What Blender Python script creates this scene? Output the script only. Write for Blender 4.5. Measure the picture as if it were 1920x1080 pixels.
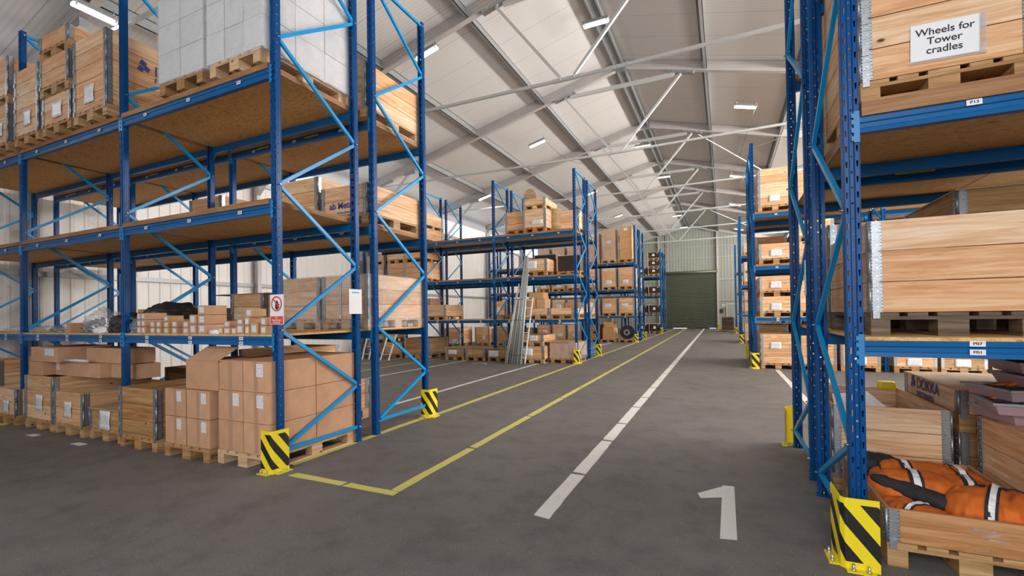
import bpy, bmesh, math, random
from mathutils import Vector, Matrix, noise
random.seed(7)
for o in list(bpy.data.objects): bpy.data.objects.remove(o, do_unlink=True)
S = bpy.context.scene
COL = S.collection
PI = math.pi

# ------------------------------------------------------------------ camera
F_PX, CX, CY = 862.485, 960.0, 581.04
YAW, PITCH, ROLL, CAM_H = 0.4328, 0.0091, 0.0151, 1.5385
cy_, sy_ = math.cos(YAW), math.sin(YAW); cp_, sp_ = math.cos(PITCH), math.sin(PITCH); cr_, sr_ = math.cos(ROLL), math.sin(ROLL)
_R = Vector((cy_, sy_, 0)); _F0 = Vector((-sy_, cy_, 0)); _U0 = Vector((0, 0, 1))
_F = _F0*cp_ + _U0*sp_; _U = -_F0*sp_ + _U0*cp_
_Rr = _R*cr_ - _U*sr_; _Ur = _R*sr_ + _U*cr_
cam_data = bpy.data.cameras.new('camera')
cam = bpy.data.objects.new('camera', cam_data); COL.objects.link(cam)
m = Matrix.Identity(4)
for i in range(3):
    m[i][0] = _Rr[i]; m[i][1] = _Ur[i]; m[i][2] = -_F[i]
m[2][3] = CAM_H
cam.matrix_world = m
cam_data.sensor_width = 36.0; cam_data.sensor_fit = 'HORIZONTAL'
cam_data.lens = F_PX/1920*36.0
cam_data.shift_y = (CY-540.0)/1920.0
cam_data.clip_end = 200; cam_data.clip_start = 0.05
S.camera = cam

# ------------------------------------------------------------------ world, daylight, exposure
W = bpy.data.worlds.new('world'); S.world = W; W.use_nodes = True
W.node_tree.nodes['Background'].inputs[0].default_value = (0.80, 0.88, 1.0, 1)
W.node_tree.nodes['Background'].inputs[1].default_value = 0.6
S.view_settings.view_transform = 'Standard'; S.view_settings.look = 'None'
S.view_settings.exposure = 0.0; S.view_settings.gamma = 1.0; S.view_settings.use_curve_mapping = False

def area(name, loc, rot, sx, sy, power, color):
    l = bpy.data.lights.new(name, 'AREA'); l.shape = 'RECTANGLE'; l.size = sx; l.size_y = sy
    l.energy = power; l.color = color
    o = bpy.data.objects.new(name, l); COL.objects.link(o); o.location = loc; o.rotation_euler = rot
    return o
# daylight through the open side door at the cross aisle (right wall)
area('daylight_side_door', (7.2, 9.3, 1.65), (0, PI/2, 0), 3.1, 5.2, 560, (1.0, 0.95, 0.90))
# daylight through the open gate in the front wall behind the camera
area('daylight_front_gate', (-.2, -5.3, 3.7), (PI/2-.42, 0, 0), 6.4, 4.8, 660, (0.97, 0.98, 1.0))
# daylight through the translucent strips below the eaves
area('daylight_strip_left', (-12.75, 18, 6.02), (0, -PI/2-0.15, 0), 0.8, 50.0, 60, (0.86, 0.93, 1.0))
area('daylight_strip_right', (7.1, 24, 6.02), (0, PI/2+0.55, 0), 0.8, 36.0, 6200, (1.0, 0.95, 0.90))
LAMP_W = 14.0

# ------------------------------------------------------------------ node helpers / materials
MATS = {}
def newmat(name):
    m = bpy.data.materials.new(name); m.use_nodes = True
    nt = m.node_tree; b = nt.nodes['Principled BSDF']
    MATS[name] = m
    return m, nt, b
def N(nt, t, **kw):
    n = nt.nodes.new(t)
    for k, v in kw.items():
        if k.startswith('i_'): n.inputs[k[2:].replace('_', ' ')].default_value = v
        else: setattr(n, k, v)
    return n
def ramp(nt, fac, stops):
    r = nt.nodes.new('ShaderNodeValToRGB')
    e = r.color_ramp.elements
    while len(e) < len(stops): e.new(0.5)
    for k, (p, c) in enumerate(stops):
        e[k].position = p; e[k].color = (c[0], c[1], c[2], 1)
    nt.links.new(fac, r.inputs[0]); return r
def simple(name, col, rough=0.5, metal=0.0, emit=None, es=1.0, var=0.0, nscale=8, spec=0.5):
    m, nt, b = newmat(name)
    b.inputs['Roughness'].default_value = rough; b.inputs['Metallic'].default_value = metal
    b.inputs['Specular IOR Level'].default_value = spec
    if var > 0:
        tc = N(nt, 'ShaderNodeTexCoord'); nz = N(nt, 'ShaderNodeTexNoise', i_Scale=nscale, i_Detail=4.0)
        nt.links.new(tc.outputs['Object'], nz.inputs['Vector'])
        r = ramp(nt, nz.outputs[0], [(0.3, [c*(1-var) for c in col]), (0.7, [min(1, c*(1+var)) for c in col])])
        nt.links.new(r.outputs[0], b.inputs['Base Color'])
    else:
        b.inputs['Base Color'].default_value = (*col, 1)
    if emit:
        b.inputs['Emission Color'].default_value = (*emit, 1); b.inputs['Emission Strength'].default_value = es
    return m

def wood(name, c1, c2, c3, gx=1.0, gz=15.0, rnd=0.30, rough=0.6, knots=True, grainaxis=None):
    """planks: grain stretched along the boards, own tone per board"""
    m, nt, b = newmat(name)
    tc = N(nt, 'ShaderNodeTexCoord'); oi = N(nt, 'ShaderNodeObjectInfo')
    mp = N(nt, 'ShaderNodeMapping'); mp.inputs['Scale'].default_value = (gx, gx, gz)
    if grainaxis == 'Y': mp.inputs['Scale'].default_value = (gz, gx, gz)
    add = N(nt, 'ShaderNodeVectorMath', operation='ADD')
    mul = N(nt, 'ShaderNodeVectorMath', operation='SCALE'); mul.inputs[0].default_value = (13.7, 7.3, 5.1)
    nt.links.new(oi.outputs['Random'], mul.inputs['Scale'])
    nt.links.new(tc.outputs['Object'], mp.inputs[0])
    nt.links.new(mp.outputs[0], add.inputs[0]); nt.links.new(mul.outputs[0], add.inputs[1])
    nz = N(nt, 'ShaderNodeTexNoise', i_Scale=1.6, i_Detail=5.0, i_Roughness=0.6, i_Distortion=1.2)
    nt.links.new(add.outputs[0], nz.inputs['Vector'])
    r = ramp(nt, nz.outputs[0], [(0.34, c2), (0.5, c1), (0.64, c3)])
    # per board tone
    mix = N(nt, 'ShaderNodeMix', data_type='RGBA', blend_type='MULTIPLY'); mix.inputs[0].default_value = 1.0
    rr = ramp(nt, oi.outputs['Random'], [(0.0, (1-rnd*.6, 1-rnd*.85, 1-rnd*1.2)), (0.25, (1, .88, .76)), (0.5, (1.06, 1.12, 1.2)), (0.75, (1, .94, .84)), (1.0, (1, 1-rnd*.7, 1-rnd*1.2))])
    nt.links.new(r.outputs[0], mix.inputs[6]); nt.links.new(rr.outputs[0], mix.inputs[7])
    out = mix.outputs[2]
    if knots:
        v = N(nt, 'ShaderNodeTexVoronoi', i_Scale=1.0)
        mp2 = N(nt, 'ShaderNodeMapping'); mp2.inputs['Scale'].default_value = (3.2, 3.2, 6.0)
        a2 = N(nt, 'ShaderNodeVectorMath', operation='ADD')
        nt.links.new(tc.outputs['Object'], mp2.inputs[0]); nt.links.new(mp2.outputs[0], a2.inputs[0]); nt.links.new(mul.outputs[0], a2.inputs[1])
        nt.links.new(a2.outputs[0], v.inputs['Vector'])
        kr = ramp(nt, v.outputs['Distance'], [(0.04, (1, 1, 1)), (0.09, (0, 0, 0))])
        mk = N(nt, 'ShaderNodeMix', data_type='RGBA'); mk.inputs[7].default_value = (0.10, 0.035, 0.012, 1)
        nt.links.new(kr.outputs[0], mk.inputs[0]); nt.links.new(out, mk.inputs[6]); out = mk.outputs[2]
    nt.links.new(out, b.inputs['Base Color'])
    b.inputs['Roughness'].default_value = rough
    b.inputs['Specular IOR Level'].default_value = 0.3
    return m

wood('pine', (0.72, 0.455, 0.265), (0.58, 0.315, 0.15), (0.80, 0.585, 0.39), rnd=0.26)
wood('red_pine', (0.50, 0.26, 0.11), (0.38, 0.17, 0.06), (0.58, 0.34, 0.17), rnd=0.15)
wood('old_pine', (0.42, 0.26, 0.12), (0.29, 0.165, 0.065), (0.52, 0.35, 0.18), rnd=0.30)
wood('pallet_wood', (0.45, 0.285, 0.14), (0.33, 0.19, 0.085), (0.55, 0.38, 0.21), rnd=0.35, gz=10)
wood('pale_pallet', (0.62, 0.45, 0.28), (0.50, 0.34, 0.19), (0.70, 0.55, 0.38), rnd=0.2, gz=10)
wood('grey_pallet', (0.16, 0.125, 0.095), (0.10, 0.075, 0.055), (0.23, 0.19, 0.15), rnd=0.25, gz=10)
wood('timber_edge', (0.32, 0.165, 0.075), (0.23, 0.11, 0.045), (0.40, 0.225, 0.115), rnd=0.25, knots=False)
wood('plywood', (0.50, 0.36, 0.22), (0.42, 0.29, 0.16), (0.56, 0.43, 0.28), rnd=0.15, gz=4, knots=False)

def osb():
    m, nt, b = newmat('osb')
    tc = N(nt, 'ShaderNodeTexCoord')
    mp = N(nt, 'ShaderNodeMapping'); mp.inputs['Scale'].default_value = (9, 34, 20)
    nt.links.new(tc.outputs['Object'], mp.inputs[0])
    nz = N(nt, 'ShaderNodeTexNoise', i_Scale=1.0, i_Detail=6.0, i_Roughness=0.75, i_Distortion=2.0)
    nt.links.new(mp.outputs[0], nz.inputs['Vector'])
    r = ramp(nt, nz.outputs[0], [(0.36, (0.33, 0.16, 0.045)), (0.47, (0.66, 0.38, 0.125)), (0.58, (0.76, 0.47, 0.18)), (0.7, (0.86, 0.62, 0.31))])
    nt.links.new(r.outputs[0], b.inputs['Base Color']); b.inputs['Roughness'].default_value = 0.7
osb()

def cardboard(name, c, var=0.10):
    m, nt, b = newmat(name)
    tc = N(nt, 'ShaderNodeTexCoord'); oi = N(nt, 'ShaderNodeObjectInfo')
    nz = N(nt, 'ShaderNodeTexNoise', i_Scale=5.0, i_Detail=5.0)
    nt.links.new(tc.outputs['Object'], nz.inputs['Vector'])
    r = ramp(nt, nz.outputs[0], [(0.3, [x*(1-var) for x in c]), (0.7, [x*(1+var) for x in c])])
    mix = N(nt, 'ShaderNodeMix', data_type='RGBA', blend_type='MULTIPLY'); mix.inputs[0].default_value = 1.0
    rr = ramp(nt, oi.outputs['Random'], [(0, (.88, .87, .85)), (1, (1, 1, 1))])
    nt.links.new(r.outputs[0], mix.inputs[6]); nt.links.new(rr.outputs[0], mix.inputs[7])
    nt.links.new(mix.outputs[2], b.inputs['Base Color']); b.inputs['Roughness'].default_value = 0.75
    b.inputs['Specular IOR Level'].default_value = 0.2
cardboard('cardboard', (0.60, 0.345, 0.205))
cardboard('cardboard_orange', (0.62, 0.355, 0.155))
cardboard('cardboard_white', (0.72, 0.72, 0.73), 0.05)
simple('tape', (0.44, 0.26, 0.16), 0.4)
simple('upright_blue', (0.0005, 0.060, 0.215), 0.30, var=0.12, nscale=3, spec=0.22)
simple('beam_blue', (0.002, 0.10, 0.29), 0.38, var=0.10, nscale=3, spec=0.25)
simple('brace_blue', (0.001, 0.28, 0.62), 0.32, spec=0.35)
simple('connector_blue', (0.002, 0.18, 0.46), 0.35)
simple('yellow_paint', (0.86, 0.68, 0.01), 0.4)
simple('sticker_yellow', (0.75, 0.70, 0.03), 0.5)
simple('paper_plain', (0.80, 0.80, 0.82), 0.5)
simple('white_paint', (0.78, 0.78, 0.76), 0.45)
simple('black_ink', (0.015, 0.015, 0.02), 0.6)
simple('blue_ink', (0.03, 0.05, 0.25), 0.6)
simple('violet_ink', (0.10, 0.06, 0.32), 0.6)
simple('red_sign', (0.75, 0.06, 0.04), 0.4)
simple('cyan_ink', (0.02, 0.35, 0.60), 0.4)
simple('black_ply', (0.022, 0.017, 0.014), 0.45, var=0.3)
simple('black_film', (0.02, 0.022, 0.022), 0.35, var=0.4, nscale=12)
simple('rubber', (0.018, 0.018, 0.02), 0.6)
simple('orange_cloth', (0.62, 0.135, 0.012), 0.8, var=0.22, nscale=7)
simple('black_cloth', (0.022, 0.021, 0.022), 0.8, var=0.3, nscale=10)
simple('reflective', (0.85, 0.85, 0.88), 0.3)
simple('tray_plastic', (0.42, 0.27, 0.30), 0.35)
simple('tray_rim', (0.30, 0.29, 0.31), 0.35)
simple('frame_alu', (0.50, 0.47, 0.455), 0.45, metal=0.25, var=0.06, nscale=2)
simple('tie_steel', (0.55, 0.56, 0.55), 0.4, metal=0.35)
simple('bolt_steel', (0.6, 0.6, 0.6), 0.3, metal=0.9)
simple('lamp_housing', (0.22, 0.22, 0.21), 0.5)
simple('lamp_tube', (0.9, 0.9, 0.85), 0.3, emit=(1.0, 1.0, 0.84), es=2.2)
simple('window_glow', (0.9, 0.93, 1.0), 0.5, emit=(0.88, 0.93, 1.0), es=1.0)
simple('green_strap', (0.02, 0.22, 0.08), 0.5)
simple('dark_gap', (0.02, 0.02, 0.02), 0.8)
simple('switchgear', (0.04, 0.04, 0.04), 0.5)

def galv(name, c=(0.37, 0.395, 0.415), metal=0.75, rough=0.38):
    m, nt, b = newmat(name)
    tc = N(nt, 'ShaderNodeTexCoord'); v = N(nt, 'ShaderNodeTexVoronoi', i_Scale=110.0)
    nt.links.new(tc.outputs['Object'], v.inputs['Vector'])
    sp = N(nt, 'ShaderNodeSeparateColor'); nt.links.new(v.outputs['Color'], sp.inputs[0])
    r = ramp(nt, sp.outputs[0], [(0, [x*0.88 for x in c]), (1, [min(1, x*1.12) for x in c])])
    nt.links.new(r.outputs[0], b.inputs['Base Color'])
    b.inputs['Metallic'].default_value = metal; b.inputs['Roughness'].default_value = rough
galv('galvanised'); galv('purlin_steel', (0.27, 0.28, 0.285), 0.4, 0.5)

def film():
    m, nt, b = newmat('clear_film')
    tr = N(nt, 'ShaderNodeBsdfTransparent'); gl = N(nt, 'ShaderNodeBsdfGlossy', i_Roughness=0.18)
    df = N(nt, 'ShaderNodeBsdfDiffuse'); df.inputs[0].default_value = (0.85, 0.86, 0.88, 1)
    m1 = N(nt, 'ShaderNodeMixShader'); m2 = N(nt, 'ShaderNodeMixShader')
    tc = N(nt, 'ShaderNodeTexCoord'); nz = N(nt, 'ShaderNodeTexNoise', i_Scale=4.0, i_Detail=4.0, i_Distortion=2.0)
    nt.links.new(tc.outputs['Object'], nz.inputs['Vector'])
    r = ramp(nt, nz.outputs[0], [(0.42, (.10, .10, .10)), (0.75, (.34, .34, .34))])
    bp = N(nt, 'ShaderNodeBump', i_Strength=0.35, i_Distance=0.01)
    nt.links.new(nz.outputs[0], bp.inputs['Height'])
    nt.links.new(bp.outputs[0], gl.inputs['Normal'])
    nt.links.new(r.outputs[0], m1.inputs[0]); nt.links.new(tr.outputs[0], m1.inputs[1]); nt.links.new(df.outputs[0], m1.inputs[2])
    m2.inputs[0].default_value = 0.10
    nt.links.new(m1.outputs[0], m2.inputs[1]); nt.links.new(gl.outputs[0], m2.inputs[2])
    nt.links.new(m2.outputs[0], nt.nodes['Material Output'].inputs[0])
film()

def stripes(name='hazard_stripes', sgn='ADD', ph=0.30):
    m, nt, b = newmat(name)
    tc = N(nt, 'ShaderNodeTexCoord'); sp = N(nt, 'ShaderNodeSeparateXYZ')
    nt.links.new(tc.outputs['Object'], sp.inputs[0])
    a = N(nt, 'ShaderNodeMath', operation=sgn); nt.links.new(sp.outputs[0], a.inputs[0]); nt.links.new(sp.outputs[1], a.inputs[1])
    k = N(nt, 'ShaderNodeMath', operation='MULTIPLY_ADD'); k.inputs[1].default_value = 1.25
    nt.links.new(a.outputs[0], k.inputs[0]); nt.links.new(sp.outputs[2], k.inputs[2])
    q = N(nt, 'ShaderNodeMath', operation='MULTIPLY_ADD'); q.inputs[1].default_value = 1/0.215; q.inputs[2].default_value = ph
    nt.links.new(k.outputs[0], q.inputs[0])
    f = N(nt, 'ShaderNodeMath', operation='FRACT'); nt.links.new(q.outputs[0], f.inputs[0])
    g = N(nt, 'ShaderNodeMath', operation='GREATER_THAN'); g.inputs[1].default_value = 0.5
    nt.links.new(f.outputs[0], g.inputs[0])
    # the sticker stops short of the top and bottom edge
    lo = N(nt, 'ShaderNodeMath', operation='GREATER_THAN'); lo.inputs[1].default_value = 0.045
    hi = N(nt, 'ShaderNodeMath', operation='LESS_THAN'); hi.inputs[1].default_value = 0.385
    for n in (lo, hi): nt.links.new(sp.outputs[2], n.inputs[0])
    m1 = N(nt, 'ShaderNodeMath', operation='MULTIPLY'); m2 = N(nt, 'ShaderNodeMath', operation='MULTIPLY')
    nt.links.new(g.outputs[0], m1.inputs[0]); nt.links.new(lo.outputs[0], m1.inputs[1])
    nt.links.new(m1.outputs[0], m2.inputs[0]); nt.links.new(hi.outputs[0], m2.inputs[1])
    mx = N(nt, 'ShaderNodeMix', data_type='RGBA'); mx.inputs[6].default_value = (0.86, 0.68, 0.01, 1); mx.inputs[7].default_value = (0.012, 0.012, 0.012, 1)
    nt.links.new(m2.outputs[0], mx.inputs[0]); nt.links.new(mx.outputs[2], b.inputs['Base Color'])
    b.inputs['Roughness'].default_value = 0.4
stripes()
stripes('hazard_stripes_back', 'SUBTRACT', 0.15)

def asphalt():
    m, nt, b = newmat('asphalt')
    tc = N(nt, 'ShaderNodeTexCoord')
    n1 = N(nt, 'ShaderNodeTexNoise', i_Scale=0.55, i_Detail=5.0, i_Roughness=0.6)
    n2 = N(nt, 'ShaderNodeTexNoise', i_Scale=150.0, i_Detail=2.0)
    n3 = N(nt, 'ShaderNodeTexVoronoi', i_Scale=95.0)
    n4 = N(nt, 'ShaderNodeTexNoise', i_Scale=3.0, i_Detail=6.0, i_Roughness=0.7)
    for n in (n1, n2, n3, n4): nt.links.new(tc.outputs['Object'], n.inputs['Vector'])
    r1 = ramp(nt, n1.outputs[0], [(0.25, (0.135, 0.124, 0.117)), (0.75, (0.190, 0.177, 0.168))])
    r2 = ramp(nt, n2.outputs[0], [(0.30, (0.66, 0.66, 0.67)), (0.7, (1.34, 1.32, 1.3))])
    mx = N(nt, 'ShaderNodeMix', data_type='RGBA', blend_type='MULTIPLY'); mx.inputs[0].default_value = 1
    nt.links.new(r1.outputs[0], mx.inputs[6]); nt.links.new(r2.outputs[0], mx.inputs[7])
    sp = N(nt, 'ShaderNodeSeparateColor'); nt.links.new(n3.outputs['Color'], sp.inputs[0])
    ck = ramp(nt, sp.outputs[0], [(0.93, (0, 0, 0)), (0.95, (1, 1, 1))])
    ds = ramp(nt, n3.outputs['Distance'], [(0.25, (1, 1, 1)), (0.35, (0, 0, 0))])
    mm = N(nt, 'ShaderNodeMath', operation='MULTIPLY'); nt.links.new(ck.outputs[0], mm.inputs[0]); nt.links.new(ds.outputs[0], mm.inputs[1])
    m2 = N(nt, 'ShaderNodeMix', data_type='RGBA'); m2.inputs[7].default_value = (0.34, 0.31, 0.28, 1)
    nt.links.new(mm.outputs[0], m2.inputs[0]); nt.links.new(mx.outputs[2], m2.inputs[6])
    r4 = ramp(nt, n4.outputs[0], [(0.36, (0.80, 0.80, 0.80)), (0.5, (1, 1, 1)), (0.7, (1.10, 1.09, 1.07))])
    m3 = N(nt, 'ShaderNodeMix', data_type='RGBA', blend_type='MULTIPLY'); m3.inputs[0].default_value = 1
    nt.links.new(m2.outputs[2], m3.inputs[6]); nt.links.new(r4.outputs[0], m3.inputs[7])
    nt.links.new(m3.outputs[2], b.inputs['Base Color'])
    bp = N(nt, 'ShaderNodeBump', i_Strength=0.35, i_Distance=0.004)
    nt.links.new(n2.outputs[0], bp.inputs['Height']); nt.links.new(bp.outputs[0], b.inputs['Normal'])
    b.inputs['Roughness'].default_value = 0.62; b.inputs['Specular IOR Level'].default_value = 0.35
asphalt()

def floorpaint(name, c, c2):
    m, nt, b = newmat(name)
    tc = N(nt, 'ShaderNodeTexCoord')
    n = N(nt, 'ShaderNodeTexNoise', i_Scale=60.0, i_Detail=4.0, i_Roughness=0.7); n2 = N(nt, 'ShaderNodeTexNoise', i_Scale=1.3, i_Detail=3.0)
    for q in (n, n2): nt.links.new(tc.outputs['Object'], q.inputs['Vector'])
    a = N(nt, 'ShaderNodeMath', operation='MULTIPLY_ADD'); a.inputs[1].default_value = 0.55
    nt.links.new(n2.outputs[0], a.inputs[0]); nt.links.new(n.outputs[0], a.inputs[2])
    r = ramp(nt, a.outputs[0], [(0.50, c2), (0.68, c)])
    nt.links.new(r.outputs[0], b.inputs['Base Color']); b.inputs['Roughness'].default_value = 0.6
floorpaint('line_white', (0.76, 0.74, 0.70), (0.52, 0.50, 0.46))
floorpaint('line_yellow', (0.66, 0.60, 0.15), (0.44, 0.40, 0.12))

def panel(name, c, axis, pitch, joint=1.0, jw=0.012, depth=0.92, fine=0.97):
    """insulated metal panel: dark joint every metre and faint micro ribs"""
    m, nt, b = newmat(name)
    tc = N(nt, 'ShaderNodeTexCoord'); sp = N(nt, 'ShaderNodeSeparateXYZ'); nt.links.new(tc.outputs['Object'], sp.inputs[0])
    src = sp.outputs['XYZ'.index(axis)]
    def band(period, width):
        a = N(nt, 'ShaderNodeMath', operation='MULTIPLY'); a.inputs[1].default_value = 1/period; nt.links.new(src, a.inputs[0])
        f = N(nt, 'ShaderNodeMath', operation='FRACT'); nt.links.new(a.outputs[0], f.inputs[0])
        l = N(nt, 'ShaderNodeMath', operation='LESS_THAN'); l.inputs[1].default_value = width/period; nt.links.new(f.outputs[0], l.inputs[0])
        return l.outputs[0]
    j = band(joint, jw); f = band(pitch, pitch*0.35)
    mx = N(nt, 'ShaderNodeMix', data_type='RGBA'); mx.inputs[6].default_value = (*c, 1); mx.inputs[7].default_value = (*[x*fine for x in c], 1)
    nt.links.new(f, mx.inputs[0])
    m2 = N(nt, 'ShaderNodeMix', data_type='RGBA'); m2.inputs[7].default_value = (*[x*depth*0.6 for x in c], 1)
    nt.links.new(j, m2.inputs[0]); nt.links.new(mx.outputs[2], m2.inputs[6])
    nt.links.new(m2.outputs[2], b.inputs['Base Color']); b.inputs['Roughness'].default_value = 0.42
    b.inputs['Specular IOR Level'].default_value = 0.4
panel('roof_panel', (0.65, 0.63, 0.61), 'Y', 0.1, fine=0.93)
simple('wall_white', (0.84, 0.815, 0.78), 0.45)
simple('wall_dimmed', (0.30, 0.315, 0.27), 0.45)  # same white panel, faintly greenish, dim far-end light put into its colour
simple('rail_steel', (0.40, 0.41, 0.41), 0.45, metal=0.4)
simple('shutter', (0.135, 0.15, 0.105), 0.30, metal=0.3)

def paper():
    """printed sheet: rows of dark text dashes"""
    m, nt, b = newmat('paper_sheet')
    tc = N(nt, 'ShaderNodeTexCoord'); sp = N(nt, 'ShaderNodeSeparateXYZ'); nt.links.new(tc.outputs['Object'], sp.inputs[0])
    oi = N(nt, 'ShaderNodeObjectInfo')
    a = N(nt, 'ShaderNodeMath', operation='MULTIPLY'); a.inputs[1].default_value = 62.0; nt.links.new(sp.outputs[2], a.inputs[0])
    f = N(nt, 'ShaderNodeMath', operation='FRACT'); nt.links.new(a.outputs[0], f.inputs[0])
    l = N(nt, 'ShaderNodeMath', operation='LESS_THAN'); l.inputs[1].default_value = 0.33; nt.links.new(f.outputs[0], l.inputs[0])
    nz = N(nt, 'ShaderNodeTexNoise', noise_dimensions='4D', i_Scale=70.0); nt.links.new(tc.outputs['Object'], nz.inputs['Vector'])
    w = N(nt, 'ShaderNodeMath', operation='MULTIPLY'); w.inputs[1].default_value = 50; nt.links.new(oi.outputs['Random'], w.inputs[0]); nt.links.new(w.outputs[0], nz.inputs['W'])
    g = N(nt, 'ShaderNodeMath', operation='GREATER_THAN'); g.inputs[1].default_value = 0.46; nt.links.new(nz.outputs[0], g.inputs[0])
    ab = N(nt, 'ShaderNodeMath', operation='ABSOLUTE'); nt.links.new(sp.outputs[0], ab.inputs[0])
    inn = N(nt, 'ShaderNodeMath', operation='LESS_THAN'); inn.inputs[1].default_value = 0.10; nt.links.new(ab.outputs[0], inn.inputs[0])
    az = N(nt, 'ShaderNodeMath', operation='ABSOLUTE'); nt.links.new(sp.outputs[2], az.inputs[0])
    inz = N(nt, 'ShaderNodeMath', operation='LESS_THAN'); inz.inputs[1].default_value = 0.055; nt.links.new(az.outputs[0], inz.inputs[0])
    p = l.outputs[0]
    for q in (g, inn, inz):
        mm = N(nt, 'ShaderNodeMath', operation='MULTIPLY'); nt.links.new(p, mm.inputs[0]); nt.links.new(q.outputs[0], mm.inputs[1]); p = mm.outputs[0]
    mx = N(nt, 'ShaderNodeMix', data_type='RGBA'); mx.inputs[6].default_value = (0.78, 0.78, 0.80, 1); mx.inputs[7].default_value = (0.36, 0.36, 0.40, 1)
    nt.links.new(p, mx.inputs[0]); nt.links.new(mx.outputs[2], b.inputs['Base Color']); b.inputs['Roughness'].default_value = 0.3
paper()

# ------------------------------------------------------------------ mesh helpers
class MB:
    def __init__(s): s.v = []; s.f = []; s.m = []; s.names = []; s.smooth = []
    def mi(s, mat):
        if mat not in s.names: s.names.append(mat)
        return s.names.index(mat)
    def face(s, idx, mat, sm=False): s.f.append(idx); s.m.append(s.mi(mat)); s.smooth.append(sm)
    def box(s, x0, x1, y0, y1, z0, z1, mat, M=None):
        n = len(s.v)
        P = [Vector((x, y, z)) for z in (z0, z1) for y in (y0, y1) for x in (x0, x1)]
        if M is not None: P = [M @ p for p in P]
        s.v += [tuple(p) for p in P]
        for q in ((0, 2, 3, 1), (4, 5, 7, 6), (0, 1, 5, 4), (2, 6, 7, 3), (0, 4, 6, 2), (1, 3, 7, 5)):
            s.face([n+i for i in q], mat)
    def quad(s, pts, mat):
        n = len(s.v); s.v += [tuple(p) for p in pts]; s.face(list(range(n, n+len(pts))), mat)
    def bar(s, p, q, w, h, mat, up=(0, 0, 1)):
        """rectangular bar from p to q, w wide, h high"""
        p = Vector(p); q = Vector(q); d = (q-p); L = d.length; d.normalize()
        u = Vector(up)
        if abs(d.dot(u)) > 0.98: u = Vector((0, 1, 0))
        x = d.cross(u).normalized(); z = x.cross(d).normalized()
        M = Matrix((( x[0], d[0], z[0], p[0]), (x[1], d[1], z[1], p[1]), (x[2], d[2], z[2], p[2]), (0, 0, 0, 1)))
        s.box(-w/2, w/2, 0, L, -h/2, h/2, mat, M)
    def tube(s, pts, r, mat, n=8, cap=True):
        pts = [Vector(p) for p in pts]; rings = []
        for i, p in enumerate(pts):
            d = (pts[min(i+1, len(pts)-1)] - pts[max(i-1, 0)]).normalized()
            u = Vector((0, 0, 1)) if abs(d.z) < 0.9 else Vector((1, 0, 0))
            x = d.cross(u).normalized(); y = x.cross(d).normalized()
            k = len(s.v)
            for j in range(n):
                a = 2*PI*j/n; s.v.append(tuple(p + x*math.cos(a)*r + y*math.sin(a)*r))
            rings.append(k)
        for a, b in zip(rings, rings[1:]):
            for j in range(n): s.face([a+j, a+(j+1) % n, b+(j+1) % n, b+j], mat, True)
        if cap:
            s.face([rings[0]+j for j in range(n)], mat); s.face([rings[-1]+j for j in reversed(range(n))], mat)
    def mesh(s, name):
        me = bpy.data.meshes.new(name); me.from_pydata(s.v, [], s.f)
        for k in s.names: me.materials.append(MATS[k])
        me.polygons.foreach_set('material_index', s.m)
        me.polygons.foreach_set('use_smooth', s.smooth)
        me.update(); 
        return me
    def finish(s, name, fixn=True, bevel=0):
        me = s.mesh(name)
        bm = bmesh.new(); bm.from_mesh(me)
        if fixn: bmesh.ops.recalc_face_normals(bm, faces=bm.faces)
        if bevel: bmesh.ops.bevel(bm, geom=list(bm.edges), offset=bevel, segments=2, affect='EDGES', profile=0.6)
        bm.to_mesh(me); bm.free()
        return me

def inst(me, name, parent=None, loc=(0, 0, 0), rz=0, rot=None, scale=None):
    o = bpy.data.objects.new(name, me); COL.objects.link(o)
    o.location = loc; o.rotation_euler = rot if rot else (0, 0, rz)
    if scale: o.scale = scale
    if parent: o.parent = parent
    return o
def thing(name, label, cat, loc=(0, 0, 0), rz=0, group=None):
    o = bpy.data.objects.new(name, None); COL.objects.link(o); o.location = loc; o.rotation_euler = (0, 0, rz)
    o.empty_display_size = 0.1
    return tag(o, label, cat, group)
def tag(o, label, cat, group=None):
    o['label'] = label; o['category'] = cat
    if group: o['group'] = group
    return o
def struct(o): o['kind'] = 'structure'; return o
CACHE = {}
def cached(key, fn):
    if key not in CACHE: CACHE[key] = fn()
    return CACHE[key]

def text_mesh(s, size, mat, bold=0.0, align='CENTER', squash=1.0, ext=0.0008):
    c = bpy.data.curves.new('t', 'FONT'); c.body = s; c.size = size; c.align_x = align; c.align_y = 'CENTER'; c.extrude = ext; c.offset = bold
    c.space_line = 0.95
    o = bpy.data.objects.new('t', c); COL.objects.link(o)
    bpy.context.view_layer.update()
    dg = bpy.context.evaluated_depsgraph_get()
    me = bpy.data.meshes.new_from_object(o.evaluated_get(dg))
    me.materials.clear(); me.materials.append(MATS[mat])
    bpy.data.objects.remove(o, do_unlink=True); bpy.data.curves.remove(c)
    # text lies in xy facing +z: stand it up facing -Y
    for v in me.vertices: v.co = Vector((v.co.x*squash, -v.co.z, v.co.y))
    return me

# ------------------------------------------------------------------ building shell
XL, XRW, YF, YB = -12.95, 7.30, -5.6, 44.3        # wall faces
XC, ZC, SL = -2.83, 9.21, 0.2515                  # ridge, rafter axis height, roof slope
FRAMES = [4.36+5*k for k in range(-1, 8)]
def zr(x): return ZC - SL*abs(x-XC)

b = MB(); b.box(XL-0.3, XRW+0.3, YF-0.3, YB+0.3, -0.25, 0.0, 'asphalt')
FLOOR = struct(inst(b.finish('floor'), 'floor'))

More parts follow.
